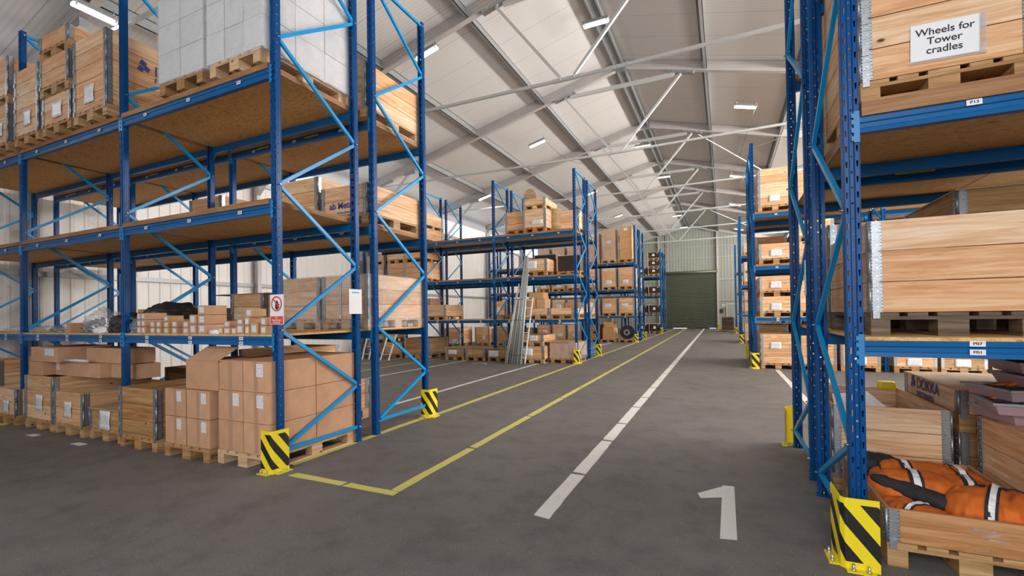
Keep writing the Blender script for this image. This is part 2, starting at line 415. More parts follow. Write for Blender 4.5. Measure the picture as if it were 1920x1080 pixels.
b = MB()
for s in (-1, 1):
    xe = XL-0.2 if s < 0 else XRW+0.2
    p = [(XC, YF-0.2), (XC, YB+0.2)]
    z0 = ZC+0.15; z1 = zr(xe)+0.15
    b.quad([(XC, YF-.2, z0), (XC, YB+.2, z0), (xe, YB+.2, z1), (xe, YF-.2, z1)], 'roof_panel')
    b.quad([(XC, YF-.2, z0+.1), (XC, YB+.2, z0+.1), (xe, YB+.2, z1+.1), (xe, YF-.2, z1+.1)], 'roof_panel')
    b.quad([(xe, YF-.2, z1), (xe, YB+.2, z1), (xe, YB+.2, z1+.1), (xe, YF-.2, z1+.1)], 'roof_panel')
CEIL = struct(inst(b.mesh('ceiling'), 'ceiling'))

def ribbed(x0, x1, z0, z1, mat, pitch=0.25, depth=0.018):
    """ribbed cladding along local x, standing in the xz plane, facing -y"""
    pts = [(x0, 0)]; x = x0
    while x + pitch <= x1 + 1e-6:
        pts += [(x+pitch*.62, 0), (x+pitch*.70, -depth), (x+pitch*.90, -depth), (x+pitch*.98, 0)]; x += pitch
    pts.append((x1, 0))
    b = MB()
    for (a, ya), (c, yc) in zip(pts, pts[1:]):
        if c <= a: continue
        b.quad([(a, ya, z0), (c, yc, z0), (c, yc, z1), (a, ya, z1)], mat)
    # solid back so the wall has its thickness
    b.quad([(x0, .08, z0), (x1, .08, z0), (x1, .08, z1), (x0, .08, z1)], mat)
    for xx in (x0, x1): b.quad([(xx, 0, z0), (xx, .08, z0), (xx, .08, z1), (xx, 0, z1)], mat)
    b.quad([(x0, 0, z1), (x1, 0, z1), (x1, .08, z1), (x0, .08, z1)], mat)
    return b.mesh('cladding')
LW = YB-YF
# left wall: cladding, rails, translucent strip above
wl = struct(inst(ribbed(0, LW, 0, 5.60, 'wall_white'), 'wall_left', None, (XL, YF, 0), PI/2))
b = MB()
for z in (2.52,): b.box(XL+.02, XL+.10, YF, YB, z-.05, z+.05, 'rail_steel')
b.box(XL, XL+.12, YF, YB, 5.55, 5.68, 'frame_alu')
b.box(XL, XL+.14, YF, YB, 6.42, 6.60, 'frame_alu')
for k in range(7):       # thin wire cross bracing between columns
    y = FRAMES[1]+5*k
    if k in (2, 4): 
        b.tube([(XL+.16, y, .3), (XL+.16, y+5, 6.3)], .008, 'rail_steel', 5); b.tube([(XL+.16, y+5, .3), (XL+.16, y, 6.3)], .008, 'rail_steel', 5)
struct(inst(b.finish('rails'), 'trim_1'))
b = MB(); b.box(XL-.03, XL+.0, YF, YB, 5.66, 6.55, 'window_glow'); struct(inst(b.finish('w1'), 'window_1'))
# right wall with the open side door between Y 6.6 and 12
DY0, DY1, DZ = 6.6, 12.0, 3.3
b = MB()
for (y0, y1, z0, z1) in ((YF, DY0, 0, 5.6), (DY1, YB, 0, 5.6), (DY0, DY1, DZ, 5.6)):
    b.box(XRW, XRW+.1, y0, y1, z0, z1, 'wall_white')
    y = y0+.1
    while y < y1-.1: b.box(XRW-.018, XRW, y, y+.05, z0, z1, 'wall_white'); y += .25
struct(inst(b.finish('wr'), 'wall_right'))
b = MB()
for z in (2.52,):
    b.box(XRW-.10, XRW-.02, YF, DY0-.1, z-.05, z+.05, 'rail_steel'); b.box(XRW-.10, XRW-.02, DY1+.1, YB, z-.05, z+.05, 'rail_steel')
b.box(XRW-.12, XRW, YF, YB, 5.55, 5.68, 'frame_alu'); b.box(XRW-.14, XRW, YF, YB, 6.42, 6.6, 'frame_alu')
for y in (DY0-.1, DY1): b.box(XRW-.12, XRW+.12, y, y+.1, 0, DZ+.1, 'rail_steel')
b.box(XRW-.12, XRW+.12, DY0, DY1, DZ, DZ+.12, 'rail_steel')
struct(inst(b.finish('rails_r'), 'trim_2'))
b = MB(); b.box(XRW, XRW+.03, YF, YB, 5.66, 6.55, 'window_glow'); struct(inst(b.finish('w2'), 'window_2'))
b = MB(); b.tube([(XRW-.25, DY0, DZ+.28), (XRW-.25, DY1, DZ+.28)], .2, 'shutter', 16); struct(inst(b.finish('rolled door'), 'door_3'))
# front wall behind the camera with an open gate
b = MB()
GX0, GX1, GZ = -3.5, 3.1, 6.1
b.box(XL, GX0, YF, YF+.1, 0, 6.6, 'wall_white'); b.box(GX1, XRW, YF, YF+.1, 0, 6.6, 'wall_white'); b.box(GX0, GX1, YF, YF+.1, GZ, 6.6, 'wall_white')
b.quad([(XL, YF+.05, 6.6), (XRW, YF+.05, 6.6), (XC, YF+.05, 9.4)], 'wall_white')
struct(inst(b.mesh('wf'), 'wall_front'))
b = MB(); b.tube([(GX0, YF+.35, GZ+.28), (GX1, YF+.35, GZ+.28)], .2, 'shutter', 16); struct(inst(b.finish('rolled gate'), 'door_4'))
# far wall, cladding with gable
DX0, DX1, DH = -4.86, -0.60, 4.95
b = MB()
def gable(x0, x1, z0):
    # ribs up to the roof line
    x = x0; pitch = .25
    while x < x1-1e-6:
        xe = min(x+pitch, x1); pr = [(x, 0), (x+pitch*.62, 0), (x+pitch*.70, -.018), (x+pitch*.9, -.018), (x+pitch*.98, 0), (xe, 0)]
        for (a, ya), (c, yc) in zip(pr, pr[1:]):
            if c <= a or c > x1: continue
            b.quad([(a, YB+ya, z0), (c, YB+yc, z0), (c, YB+yc, zr(c)+.15), (a, YB+ya, zr(a)+.15)], 'wall_dimmed')
        x += pitch
gable(XL, DX0, 0); gable(DX0, DX1, DH); gable(DX1, XRW, 0)
b.quad([(XL, YB+.12, 0), (XRW, YB+.12, 0), (XRW, YB+.12, 6.8), (XC, YB+.12, 9.4), (XL, YB+.12, 6.8)], 'wall_dimmed')
wb = struct(inst(b.mesh('wb'), 'wall_back'))
b = MB()
for x in (-5.42, -.50, 4.2, -9.8):
    h = zr(x)
    b.box(x-.07, x+.07, YB-.26, YB-.245, 0 if x != -.5 else 0, h, 'frame_alu'); b.box(x-.07, x+.07, YB-.035, YB-.02, 0, h, 'frame_alu'); b.box(x-.008, x+.008, YB-.25, YB-.03, 0, h, 'frame_alu')
for z in (2.45, 4.3, 6.3, 7.3, 7.9):
    if z < DH: b.box(XL, DX0-.1, YB-.08, YB-.02, z-.04, z+.04, 'rail_steel'); b.box(DX1+.1, XRW, YB-.08, YB-.02, z-.04, z+.04, 'rail_steel')
    else:
        dx = max(0, (z-6.6)/SL) if z > 6.6 else 0
        b.box(XL+dx, XRW-dx, YB-.08, YB-.02, z-.03, z+.03, 'rail_steel')
struct(inst(b.finish('far rails'), 'trim_3'))
# roller shutter in the far wall
b = MB(); z = .05; nsl = 40; hs = (DH-.05)/nsl
for k in range(nsl):
    za = .05+k*hs
    prof = [(0, za), (-.034, za+hs*.18), (-.045, za+hs*.45), (-.034, za+hs*.72), (0, za+hs*.86), (.0, za+hs)]
    for qi, ((ya, a), (yc, c)) in enumerate(zip(prof, prof[1:])):
        b.quad([(DX0, YB-.12+ya, a), (DX1, YB-.12+ya, a), (DX1, YB-.12+yc, c), (DX0, YB-.12+yc, c)], 'shutter' if qi != 4 else 'dark_gap')
b.quad([(DX0, YB-.06, .05), (DX1, YB-.06, .05), (DX1, YB-.06, DH), (DX0, YB-.06, DH)], 'shutter')
d1 = struct(inst(b.mesh('shutter'), 'door_1'))
b = MB(); b.tube([(DX0-.05, YB-.22, DH+.08), (DX1+.1, YB-.22, DH+.08)], .13, 'shutter', 14); inst(b.finish('roll'), 'shutter_roll', d1)
b = MB()
for x in (DX0-.09, DX1): b.box(x, x+.09, YB-.2, YB-.03, 0, DH+.1, 'rail_steel')
inst(b.finish('guides'), 'guide_rail', d1)
b = MB(); b.box(DX0+.6, DX0+1.75, YB-.11, YB-.08, .0, .05, 'window_glow'); b.box(DX1-.62, DX1-.1, YB-.11, YB-.08, .0, .05, 'window_glow')
inst(b.finish('gap'), 'daylight_gap', d1)
# small door beside it
b = MB(); b.box(.22, 1.25, YB-.06, YB-.025, 0, 2.1, 'wall_dimmed'); d2 = struct(inst(b.finish('leaf'), 'door_2'))
b = MB(); b.box(.12, .22, YB-.09, YB-.02, 0, 2.2, 'frame_alu'); b.box(1.25, 1.35, YB-.09, YB-.02, 0, 2.2, 'frame_alu'); b.box(.22, 1.25, YB-.09, YB-.02, 2.1, 2.2, 'frame_alu')
inst(b.finish('dframe'), 'door_frame', d2)
b = MB(); b.tube([(.34, YB-.06, 1.02), (.34, YB-.12, 1.02), (.46, YB-.12, 1.02)], .012, 'black_ink', 6); inst(b.finish('h'), 'door_handle', d2)

# portal frames: columns, rafters, tie bar, V struts, collar, knee braces
def portal(back=False):
    b = MB(); w = .12; h = .26
    for s, xk in ((-1, -12.78), (1, 7.12)):
        # column (I section)
        zt = zr(xk)+.1
        b.box(xk-.13, xk-.115, -w/2, w/2, 0, zt, 'frame_alu'); b.box(xk+.115, xk+.13, -w/2, w/2, 0, zt, 'frame_alu'); b.box(xk-.12, xk+.12, -.012, .012, 0, zt, 'frame_alu')
        b.box(xk-.17, xk+.17, -.14, .14, 0, .02, 'rail_steel')
        # rafter: box profile with two grooves
        p = (xk, 0, zr(xk)); q = (XC, 0, zr(XC))
        b.bar(p, q, w, h, 'frame_alu')
        for dz in (-.125, -.045, .045, .125): 
            b.bar((p[0], 0, p[2]+dz), (q[0], 0, q[2]+dz), w+.024, .018 if abs(dz) < .1 else .026, 'frame_alu')
        # bolted plate under the rafter
        xp = XC+s*1.78
        b.bar((xp-s*.35, 0, zr(xp-s*.35)-.17), (xp+s*.35, 0, zr(xp+s*.35)-.17), .14, .09, 'galvanised')
        for dx in (-.2, .2):
            b.tube([(xp+dx, -.09, zr(xp+dx)-.17), (xp+dx, .09, zr(xp+dx)-.17)], .02, 'bolt_steel', 6)
        if not back:
            # V strut down to the node of the tie bar
            b.bar((xp, 0, zr(xp)-.22), (-2.95+s*.16, 0, 6.58), .06, .06, 'tie_steel')
            # tie bar half
            b.bar((xk, 0, 6.62 if s < 0 else 6.62), (-2.95, 0, 6.52), .05, .06, 'tie_steel')
            # knee brace
            b.bar((xk-s*.1, 0, 5.25), (xk-s*1.95, 0, zr(xk-s*1.95)-.16), .09, .09, 'tie_steel')
            b.box(min(xk-s*1.95-.25, xk-s*1.95+.25), max(xk-s*1.95-.25, xk-s*1.95+.25), -.07, .07, zr(xk-s*1.95)-.28, zr(xk-s*1.95)-.12, 'galvanised')
        # eaves plate
        b.bar((xk-s*.05, 0, zr(xk)-.12), (xk-s*1.1, 0, zr(xk-s*1.1)-.16), .05, .12, 'galvanised')
    if not back:
        b.bar((XC-1.6, 0, zr(XC-1.78)-.2), (XC+1.6, 0, zr(XC+1.78)-.2), .07, .11, 'tie_steel')
        b.box(-3.28, -2.62, -.035, .035, 6.49, 6.555, 'tie_steel')
        for x in (-3.1, -2.8): b.tube([(x, -.06, 6.53), (x, .06, 6.53)], .02, 'bolt_steel', 6)
    b.box(XC-.2, XC+.2, -.075, .075, ZC-.17, ZC+.08, 'galvanised')
    return b.finish('portal_frame')
pm = portal(); n = 4
for y in FRAMES[:-1]:
    struct(inst(pm, 'trim_%d' % n, None, (0, y, 0))); n += 1
struct(inst(portal(True), 'trim_%d' % n, None, (0, YB-.35, 0))); n += 1
# purlins between the frames
for dx in (-7.45, -5.06, -2.55, 0, 2.42, 4.75, 7.3):
    x = XC+dx; z = zr(x)+.02; b = MB()
    if dx == 0:
        b.box(-.10, .10, YF, YB, -.09, .10, 'purlin_steel'); b.box(-.14, -.10, YF, YB, -.13, .02, 'purlin_steel'); b.box(.10, .14, YF, YB, -.13, .02, 'purlin_steel')
    else:
        b.box(-.012, .012, YF, YB, -.11, .13, 'purlin_steel'); b.box(-.012, .075, YF, YB, -.12, -.105, 'purlin_steel'); b.box(-.075, .012, YF, YB, .115, .13, 'purlin_steel')
        b.box(.06, .075, YF, YB, -.12, -.085, 'purlin_steel')
    struct(inst(b.finish('purlin'), 'trim_%d' % n, None, (x, 0, z))); n += 1
# white round bracing tubes in the roof, right of the ridge
b = MB()
for (y0, y1) in ((19.36, 24.36), (34.36, 39.36)):
    b.tube([(-1.0, y0, zr(-1)-.15), (2.0, y1, zr(2.0)-.15)], .025, 'tie_steel', 6)
    b.tube([(-1.0, y1, zr(-1)-.15), (2.0, y0, zr(2.0)-.15)], .010, 'rail_steel', 6)
    b.tube([(2.0, y1, zr(2.0)-.15), (5.0, y0, zr(5.0)-.15)], .025, 'tie_steel', 6)
struct(inst(b.finish('bracing'), 'trim_%d' % n)); n += 1

# ------------------------------------------------------------------ floor markings (painted on the floor)
def strip(pts, w, mat, gaps=None, name='painted_line', seg=None, gap=.02):
    """polyline centre pts; broken into taped lengths"""
    b = MB(); rnd = random.Random(len(pts)*7+int(w*1000)+int(pts[0][0]*10))
    for p, q in zip(pts, pts[1:]):
        p = Vector((*p, 0)); q = Vector((*q, 0)); d = q-p; L = d.length; d.normalize(); s = Vector((d.y, -d.x, 0))*w/2
        t = 0
        while t < L-.02:
            e = min(L, t+(seg*rnd.uniform(.75, 1.15) if seg else L))
            k = max(1, int((e-t)/.12)); prev = None
            for i in range(k+1):
                a = t+(e-t)*i/k; j1 = rnd.uniform(-.004, .004); j2 = rnd.uniform(-.004, .004)
                sk = .012 if i == 0 else 0
                c1 = p+d*(a+sk)-s*(1+j1/w*2); c2 = p+d*(a-sk)+s*(1+j2/w*2)
                if prev: b.quad([(prev[0].x, prev[0].y, .002), (c1.x, c1.y, .002), (c2.x, c2.y, .002), (prev[1].x, prev[1].y, .002)], mat)
                prev = (c1, c2)
            t = e+gap
    return inst(b.mesh(name), name, FLOOR)
strip([(-1.285, 3.25), (-1.64, 43.8)], .13, 'line_white', seg=1.08, gap=.05)
strip([(-2.655, 3.2385), (-3.10, 43.8)], .10, 'line_yellow', seg=1.5, gap=.045)
strip([(-3.87, 3.19), (-2.600, 3.19)], .095, 'line_yellow', seg=.76, gap=.03)
strip([(-4.13, 3.40), (-4.13, 6.0)], .10, 'line_yellow', seg=1.1, gap=.015)
strip([(-4.08, 6.0), (-4.10, 13.6)], .10, 'line_yellow', seg=1.3, gap=.02)
strip([(-4.10, 13.8), (-4.05, 43.8)], .09, 'line_yellow', seg=1.6, gap=.02)
strip([(-5.24, 6.3), (-5.25, 13.2)], .10, 'line_white', seg=1.5)
strip([(-8.15, 6.3), (-7.93, 13.4)], .09, 'line_white', seg=1.5)
strip([(-9.50, 6.3), (-9.15, 15.0)], .09, 'line_yellow', seg=1.6)
strip([(-10.9, 6.3), (-10.6, 13.4)], .09, 'line_yellow', seg=1.6)
strip([(1.25, 6.4), (1.20, 13.6)], .10, 'line_white', seg=1.0)
strip([(2.05, 6.4), (2.02, 13.6)], .10, 'line_yellow', seg=1.0)
strip([(-5.25, 16.6), (-5.30, 23.6)], .09, 'line_white', seg=1.5)
strip([(-8.6, 2.93), (-6.3, 2.95)], .09, 'line_white', seg=.25, gap=.95)
strip([(-12.0, 3.0), (-9.75, 3.05)], .10, 'line_yellow', seg=1.0)
strip([(-4.22, 16.5), (-8.5, 16.7)], .08, 'line_yellow', seg=1.6)
# painted bay number 1
b = MB()
b.quad([(-.055, 3.41, .002), (.050, 3.43, .002), (.050, 4.47, .002), (-.045, 4.46, .002)], 'line_white')
b.quad([(-.235, 4.19, .002), (-.205, 4.09, .002), (-.046, 4.17, .002), (-.046, 4.43, .002)], 'line_white')
inst(b.mesh('one'), 'painted_number', FLOOR)
b = MB()
for i in range(8):
    a0 = PI*.15+i*PI*.09; a1 = a0+PI*.09; c = (-6.98, 12.45)
    b.quad([(c[0]+math.cos(a)*r*.8, c[1]+math.sin(a)*r, .002) for a, r in ((a0, .30), (a1, .30), (a1, .38), (a0, .38))], 'line_white')
inst(b.mesh('worn arc'), 'painted_number', FLOOR)

# ------------------------------------------------------------------ ceiling lamps
def lamp_parts():
    b = MB(); b.box(-.33, .33, -.075, .075, .0, .07, 'lamp_housing'); hb = b.finish('housing', bevel=.012)
    b = MB(); b.box(-.315, .315, -.062, .062, -.055, .002, 'lamp_tube'); tb = b.finish('tube', bevel=.02)
    b = MB(); b.box(-.012, .012, -.08, .08, -.05, .075, 'bolt_steel'); b.tube([(0, 0, .07), (0, 0, .20)], .008, 'bolt_steel', 6); cb = b.finish('clip')
    return hb, tb, cb
HB, TB, CB = lamp_parts()
LAMPS = [((-9.95, 4.25, 6.95), 'Y', 'above the crates stacked on the top shelf, far left', 0),
 ((-6.42, 9.2, 7.88), 'S', 'behind the end frame of the nearest left racks', 0), ((-2.78, 11.25, 8.76), 'X', 'by the ridge, nearest the camera', 0),
 ((-6.27, 16.05, 7.93), 'S', 'over the left slope, next after the end frame lamp', 1), ((.70, 16.1, 7.92), 'T', 'on the right slope nearest the camera', 2),
 ((-3.08, 20.4, 8.72), 'X', 'second along the ridge', 0), ((-2.83, 25.8, 8.78), 'X', 'third along the ridge', 0),
 ((.65, 24.2, 7.9), 'T', 'second along the right slope', 1), ((.68, 30.6, 7.9), 'T', 'third along the right slope', 1),
 ((-6.3, 30.5, 7.9), 'S', 'far down the left slope over third left rack', 1),
 ((-3.1, 36.4, 8.72), 'X', 'fourth along the ridge', 0), ((-3.04, 41.8, 8.72), 'X', 'last along the ridge by the far wall', 0),
 ((1.10, 39.4, 7.8), 'T', 'last on the right slope', 0), ((-10.05, 18.9, 7.0), 'S', 'low by the left eaves', 0),
 ((-6.32, 23.9, 7.9), 'S', 'seen through the end frame of the second left racks', 0), ((-7.0, 37.5, 7.75), 'S', 'seen behind the third left end frame', 0)]
for (loc, o, where, cab) in LAMPS:
    t = thing('ceiling_lamp', 'white fluorescent batten lamp hanging ' + where, 'lamp', loc, 0, 'batten lamps under the roof')
    if o == 'Y': rot = (0, 0, PI/2)
    elif o == 'S': rot = (0, -math.atan(SL), 0)
    elif o == 'T': rot = (0, math.atan(SL), 0)
    else: rot = (0, 0, 0)
    t.rotation_euler = rot
    inst(HB, 'housing', t); inst(TB, 'diffuser', t)
    for x in (-.28, .28): inst(CB, 'hanger_clip', t, (x, 0, 0))
    l = bpy.data.lights.new('lamp_light', 'AREA'); l.shape = 'RECTANGLE'; l.size = .6; l.size_y = .12; l.energy = LAMP_W; l.color = (1.0, .98, .86)
    lo = bpy.data.objects.new('lamp_light', l); COL.objects.link(lo); lo.parent = t; lo.location = (0, 0, -.07)
    if cab:
        bb = MB(); x, y, z = loc
        e = (.25, -1.5, -2.0) if cab == 2 else ((1.2, 1.0, -1.0) if x < -5 else (.05, -.7, -1.6))
        pts = [Vector((.3, 0, .0)).lerp(Vector(e), k/6)+Vector((0, 0, -.25*math.sin(PI*k/6) if cab == 1 else 0)) for k in range(7)]
        bb.tube(pts, .006, 'black_ink', 5); inst(bb.finish('cable'), 'cable', t)

# ------------------------------------------------------------------ pallet racks
PW, PD, DEP, HT, PITCH_H = .083, .063, 1.157, 6.0, .095
def perforated(b, o, ux, w, cols, mat, phase=0.0, z0=0.0, z1=HT):
    """vertical sheet from point o along unit ux, width w; cols = [(centre, halfwidth of cell, hole)]"""
    o = Vector(o); ux = Vector(ux)
    P = lambda a, z: tuple(o+ux*a+Vector((0, 0, z)))
    edges = []; a = 0
    for c, hw, hole in cols:
        if c-hw > a+1e-6: edges.append((a, c-hw, None))
        edges.append((c-hw, c+hw, hole)); a = c+hw
    if a < w-1e-6: edges.append((a, w, None))
    for a, c, hole in edges:
        if hole is None: b.quad([P(a, z0), P(c, z0), P(c, z1), P(a, z1)], mat); continue
        kind, hw, hh, ph = hole
        m = (a+c)/2; z = z0; first = z0+ph
        if first > z0: b.quad([P(a, z0), P(c, z0), P(c, first), P(a, first)], mat)
        z = first
        while z+PITCH_H <= z1:
            zc = z+PITCH_H/2; n = len(b.v)
            if kind == 's':
                out = [(a, z), (c, z), (c, z+PITCH_H), (a, z+PITCH_H)]
                inn = [(m-hw*.6, zc-hh), (m+hw*.6, zc-hh), (m+hw, zc+hh), (m-hw, zc+hh)]
            else:
                out = [(a, z), (m, z), (c, z), (c, zc), (c, z+PITCH_H), (m, z+PITCH_H), (a, z+PITCH_H), (a, zc)]
                inn = [(m+hw*math.cos(t), zc+hh*math.sin(t)) for t in [PI*(1.25+.25*k) for k in range(8)]]
            b.v += [P(*q) for q in out] + [P(*q) for q in inn]; k = len(out)
            for i in range(k): b.face([n+i, n+(i+1) % k, n+k+(i+1) % k, n+k+i], mat)
            z += PITCH_H
        if z < z1: b.quad([P(a, z), P(c, z), P(c, z1), P(a, z1)], mat)
def post_mesh(holes=True):
    b = MB(); h = PW/2; mt = 'upright_blue'
    if holes:
        slot = ('s', .0055, .019, 0.0); rnd = ('r', .0065, .0065, PITCH_H/2); srnd = ('r', .0062, .0062, .03)
        # stepped front web: outer lands with slots, raised middle with round holes
        perforated(b, (-h, 0, 0), (1, 0, 0), .027, [(.0145, .010, slot)], mt)
        b.quad([(-h+.027, 0, 0), (-h+.031, .006, 0), (-h+.031, .006, HT), (-h+.027, 0, HT)], mt)
        perforated(b, (-h+.031, .006, 0), (1, 0, 0), PW-.062, [((PW-.062)/2, .009, rnd)], mt)
        b.quad([(h-.031, .006, 0), (h-.027, 0, 0), (h-.027, 0, HT), (h-.031, .006, HT)], mt)
        perforated(b, (h-.027, 0, 0), (1, 0, 0), .027, [(.0125, .010, slot)], mt)
        for s in (-1, 1): perforated(b, (s*h, 0, 0), (0, 1, 0), PD, [(.022, .011, srnd), (.050, .006, ('r', .003, .003, .05))], mt)
    else:
        b.quad([(-h, 0, 0), (h, 0, 0), (h, 0, HT), (-h, 0, HT)], mt)
        for s in (-1, 1): b.quad([(s*h, 0, 0), (s*h, PD, 0), (s*h, PD, HT), (s*h, 0, HT)], mt)
    for s in (-1, 1): b.quad([(s*h, PD, 0), (s*(h-.022), PD, 0), (s*(h-.022), PD, HT), (s*h, PD, HT)], mt); b.quad([(s*(h-.022), PD, 0), (s*(h-.022), PD-.014, 0), (s*(h-.022), PD-.014, HT), (s*(h-.022), PD, HT)], mt)
    me = b.mesh('post')
    bm = bmesh.new(); bm.from_mesh(me); bmesh.ops.remove_doubles(bm, verts=bm.verts, dist=1e-5)
    bmesh.ops.solidify(bm, geom=list(bm.faces), thickness=.0018)
    # foot plate
    bm.to_mesh(me); bm.free()
    return me
POST_HI = post_mesh(True); POST_LO = post_mesh(False)
b = MB(); b.box(-.055, .055, -.01, .085, 0, .006, 'upright_blue'); b.tube([(.0, .03, 0), (0, .03, .03)], .009, 'bolt_steel', 6); FOOT = b.finish('foot')
ZN = [.185, .70, 1.41, 2.15, 2.90, 3.66, 4.415, 5.17, 5.93]
def brace_mesh(a, c, y0, y1):
    def mk():
        b = MB(); p = Vector((0, y0, a)); q = Vector((0, y1, c))
        # open channel: web and two small flanges
        b.bar(p, q, .006, .036, 'brace_blue'); 
        d = (q-p).normalized(); nrm = Vector((1, 0, 0)).cross(d).normalized()
        for s in (-1, 1): b.bar(p+nrm*s*.017-Vector((.013, 0, 0)), q+nrm*s*.017-Vector((.013, 0, 0)), .026, .003, 'brace_blue', up=nrm)
        for e in (p, q): b.tube([e+Vector((-.02, 0, 0)), e+Vector((.028, 0, 0))], .008, 'bolt_steel', 6)
        return b.finish('brace')
    return cached(('brace', round(a, 3), round(c, 3), round(y0, 3), round(y1, 3)), mk)
BEAM_L = 2.8-PW
def beam_mesh(stepped=True):
    b = MB(); L = BEAM_L
    # front face with two shallow grooves; built as profile extruded along x
    prof = [(0, 0), (.004, .026), (.010, .032), (.010, .058), (.002, .064), (0, .095), (.030, .095), (.030, .078), (.048, .078), (.048, 0)]
    n = len(b.v)
    for x in (0, L): b.v += [(x, y, z) for y, z in prof]
    k = len(prof)
    for i in range(k): b.face([n+i, n+(i+1) % k, n+k+(i+1) % k, n+k+i], 'beam_blue')
    b.face([n+i for i in range(k)], 'beam_blue'); b.face([n+k+i for i in reversed(range(k))], 'beam_blue')
    return b.finish('beam')
BEAM = beam_mesh()
def conn_mesh():
    b = MB()
    b.box(-.012, .0, -.004, .05, -.055, .135, 'connector_blue'); b.box(-.030, .0, -.006, -.002, -.055, .135, 'connector_blue')
    for z in (-.03, .02, .07, .11): b.box(-.042, -.028, -.006, -.002, z-.014, z+.014, 'connector_blue')
    return b.finish('connector')
CONN = conn_mesh()
b = MB(); b.box(-.032, .032, -.002, 0, -.017, .017, 'paper_plain')
for x in (-.015, 0, .015): b.box(x-.004, x+.004, -.003, -.002, -.008, .008, 'black_ink')
PLATE = b.finish('plate')
b = MB(); b.box(-.13, .13, -.002, 0, -.009, .009, 'sticker_yellow')
for i in range(14): b.box(-.11+i*.016, -.11+i*.016+.006, -.003, -.002, -.005, .005, 'black_ink')
STICK = b.finish('sticker')
def board_mesh(L, D, T, mat):
    def mk():
        b = MB(); g = .006; half = L/2
        b.box(-half, -g, 0, D, 0, T, mat); b.box(g, half, 0, D, 0, T, mat)
        # sawn timber front and back edge
        if T > .03:
            for y in (-.022, D): b.box(-half, half, y, y+.022, 0, T, 'timber_edge')
            for x in (-half-.01, half-.0): b.box(x, x+.01, -.022, D+.022, 0, T, 'timber_edge')
        return b.finish('board')
    return cached(('board', L, D, T, mat), mk)
LEV = [(1.345, .022), (2.70, .055), (4.09, .060)]
def rack(name_label, x0, y0, nb, side, hi, levels=LEV, plates=True, stick=False, zz=0, group=None):
    """row of bays; x0 = aisle-side face of the end frame, side -1 runs to the left, +1 to the right"""
    root = thing('pallet_rack', name_label, 'rack', (x0, y0, 0), 0, group)
    PM = POST_HI if hi else POST_LO
    for k in range(nb+1):
        xc = side*(2.8*k) + side*PW/2
        inst(PM, 'upright', root, (xc, 0, 0)); inst(PM, 'upright', root, (xc, DEP, 0), PI)
        inst(FOOT, 'foot_plate', root, (xc, 0, 0)); inst(FOOT, 'foot_plate', root, (xc, DEP, 0), PI)
        y0_, y1_ = .035, DEP-.035
        fr = zz == 0      # which post the zigzag starts from
        seq = []
        for i in range(8):
            a, c = ZN[i], ZN[i+1]
            seq.append((a, c, y0_, y1_) if (i % 2 == 0) == fr else (a, c, y1_, y0_))
        seq.append((ZN[0], ZN[0], y0_, y1_)); seq.append((ZN[8]+.01, ZN[8]+.01, y0_, y1_))
        for s_ in seq: inst(brace_mesh(*s_), 'brace', root, (xc-side*.036, 0, 0), scale=(-side, 1, 1))
    for k in range(nb):
        xa = side*(2.8*k+PW) if side > 0 else -(2.8*(k+1))
        for li, (zt, T) in enumerate(levels):
            for back in (0, 1):
                if back: be = inst(BEAM, 'beam', root, (xa+BEAM_L, DEP+.004, zt-.095), PI)
                else: be = inst(BEAM, 'beam', root, (xa, -.004, zt-.095))
                inst(CONN, 'connector', be, (0, 0, 0)); c2 = inst(CONN, 'connector', be, (BEAM_L, 0, 0)); c2.scale = (-1, 1, 1)
                if not back and plates:
                    for xx in (.5, 1.36, 2.24):
                        inst(PLATE, 'number_plate', be, (xx, -.001, .055 if li else .072))
                        if li == 0: inst(PLATE, 'number_plate', be, (xx, -.001, .022))
                if not back and stick and li > 0:
                    for xx in (.7, 1.7): inst(STICK, 'sticker', be, (xx, -.001, .07))
            bm_ = board_mesh(2.68 if T > .03 else BEAM_L-.01, DEP-.0, T, 'osb')
            inst(bm_, 'shelf_board', root, (xa+BEAM_L/2, 0.0, zt+.001))
    return root
XA, XB = -4.10, .68
RK = {}
RK['A'] = rack('nearest blue pallet rack on left, hand sign on its end upright', XA, 3.23, 3, -1, True)
RK['B'] = rack('blue pallet rack standing directly behind the nearest left rack, back to back with it', XA, 4.66, 3, -1, True, stick=True)
RK['C'] = rack('blue pallet rack of second left block, galvanised tube bundle leaning against its front', XA, 13.63, 3, -1, True)
RK['D'] = rack('blue pallet rack behind the one with the leaning galvanised tube bundle', XA, 15.08, 3, -1, True)
RK['E'] = rack('third left blue pallet rack holding tall brown carton towers on its top shelf', XA, 24.03, 3, -1, False)
RK['F'] = rack('blue pallet rack behind the rack with tall brown carton towers', XA, 25.50, 3, -1, False, plates=False)
RK['G'] = rack('farthest left blue pallet rack holding black plywood cases, beside the roller door', XA, 34.43, 3, -1, False)
RK['H'] = rack('blue pallet rack behind the rack of black plywood cases, nearest roller door', XA, 35.90, 3, -1, False, plates=False)
RK['R'] = rack('nearest blue pallet rack at right edge holding the Wheels for Tower cradles crate', XB, 3.42, 2, 1, True, zz=1, plates=False, levels=[(1.345, .022), (2.70, .095), (4.09, .06)])
RK['S'] = rack('blue pallet rack directly behind the nearest right rack', XB, 4.90, 2, 1, True, zz=1, stick=True, plates=False)
RK['R2'] = rack('second right blue pallet rack across the cross aisle with bright pine crates', XB, 13.82, 2, 1, True, zz=1)
RK['S2'] = rack('blue pallet rack behind the second right rack', XB, 15.28, 2, 1, False, zz=1, plates=False)
RK['R3'] = rack('third right blue pallet rack down the main aisle', XB, 24.22, 2, 1, False, zz=1, plates=False)
RK['S3'] = rack('blue pallet rack behind the third right rack', XB, 25.68, 2, 1, False, zz=1, plates=False)
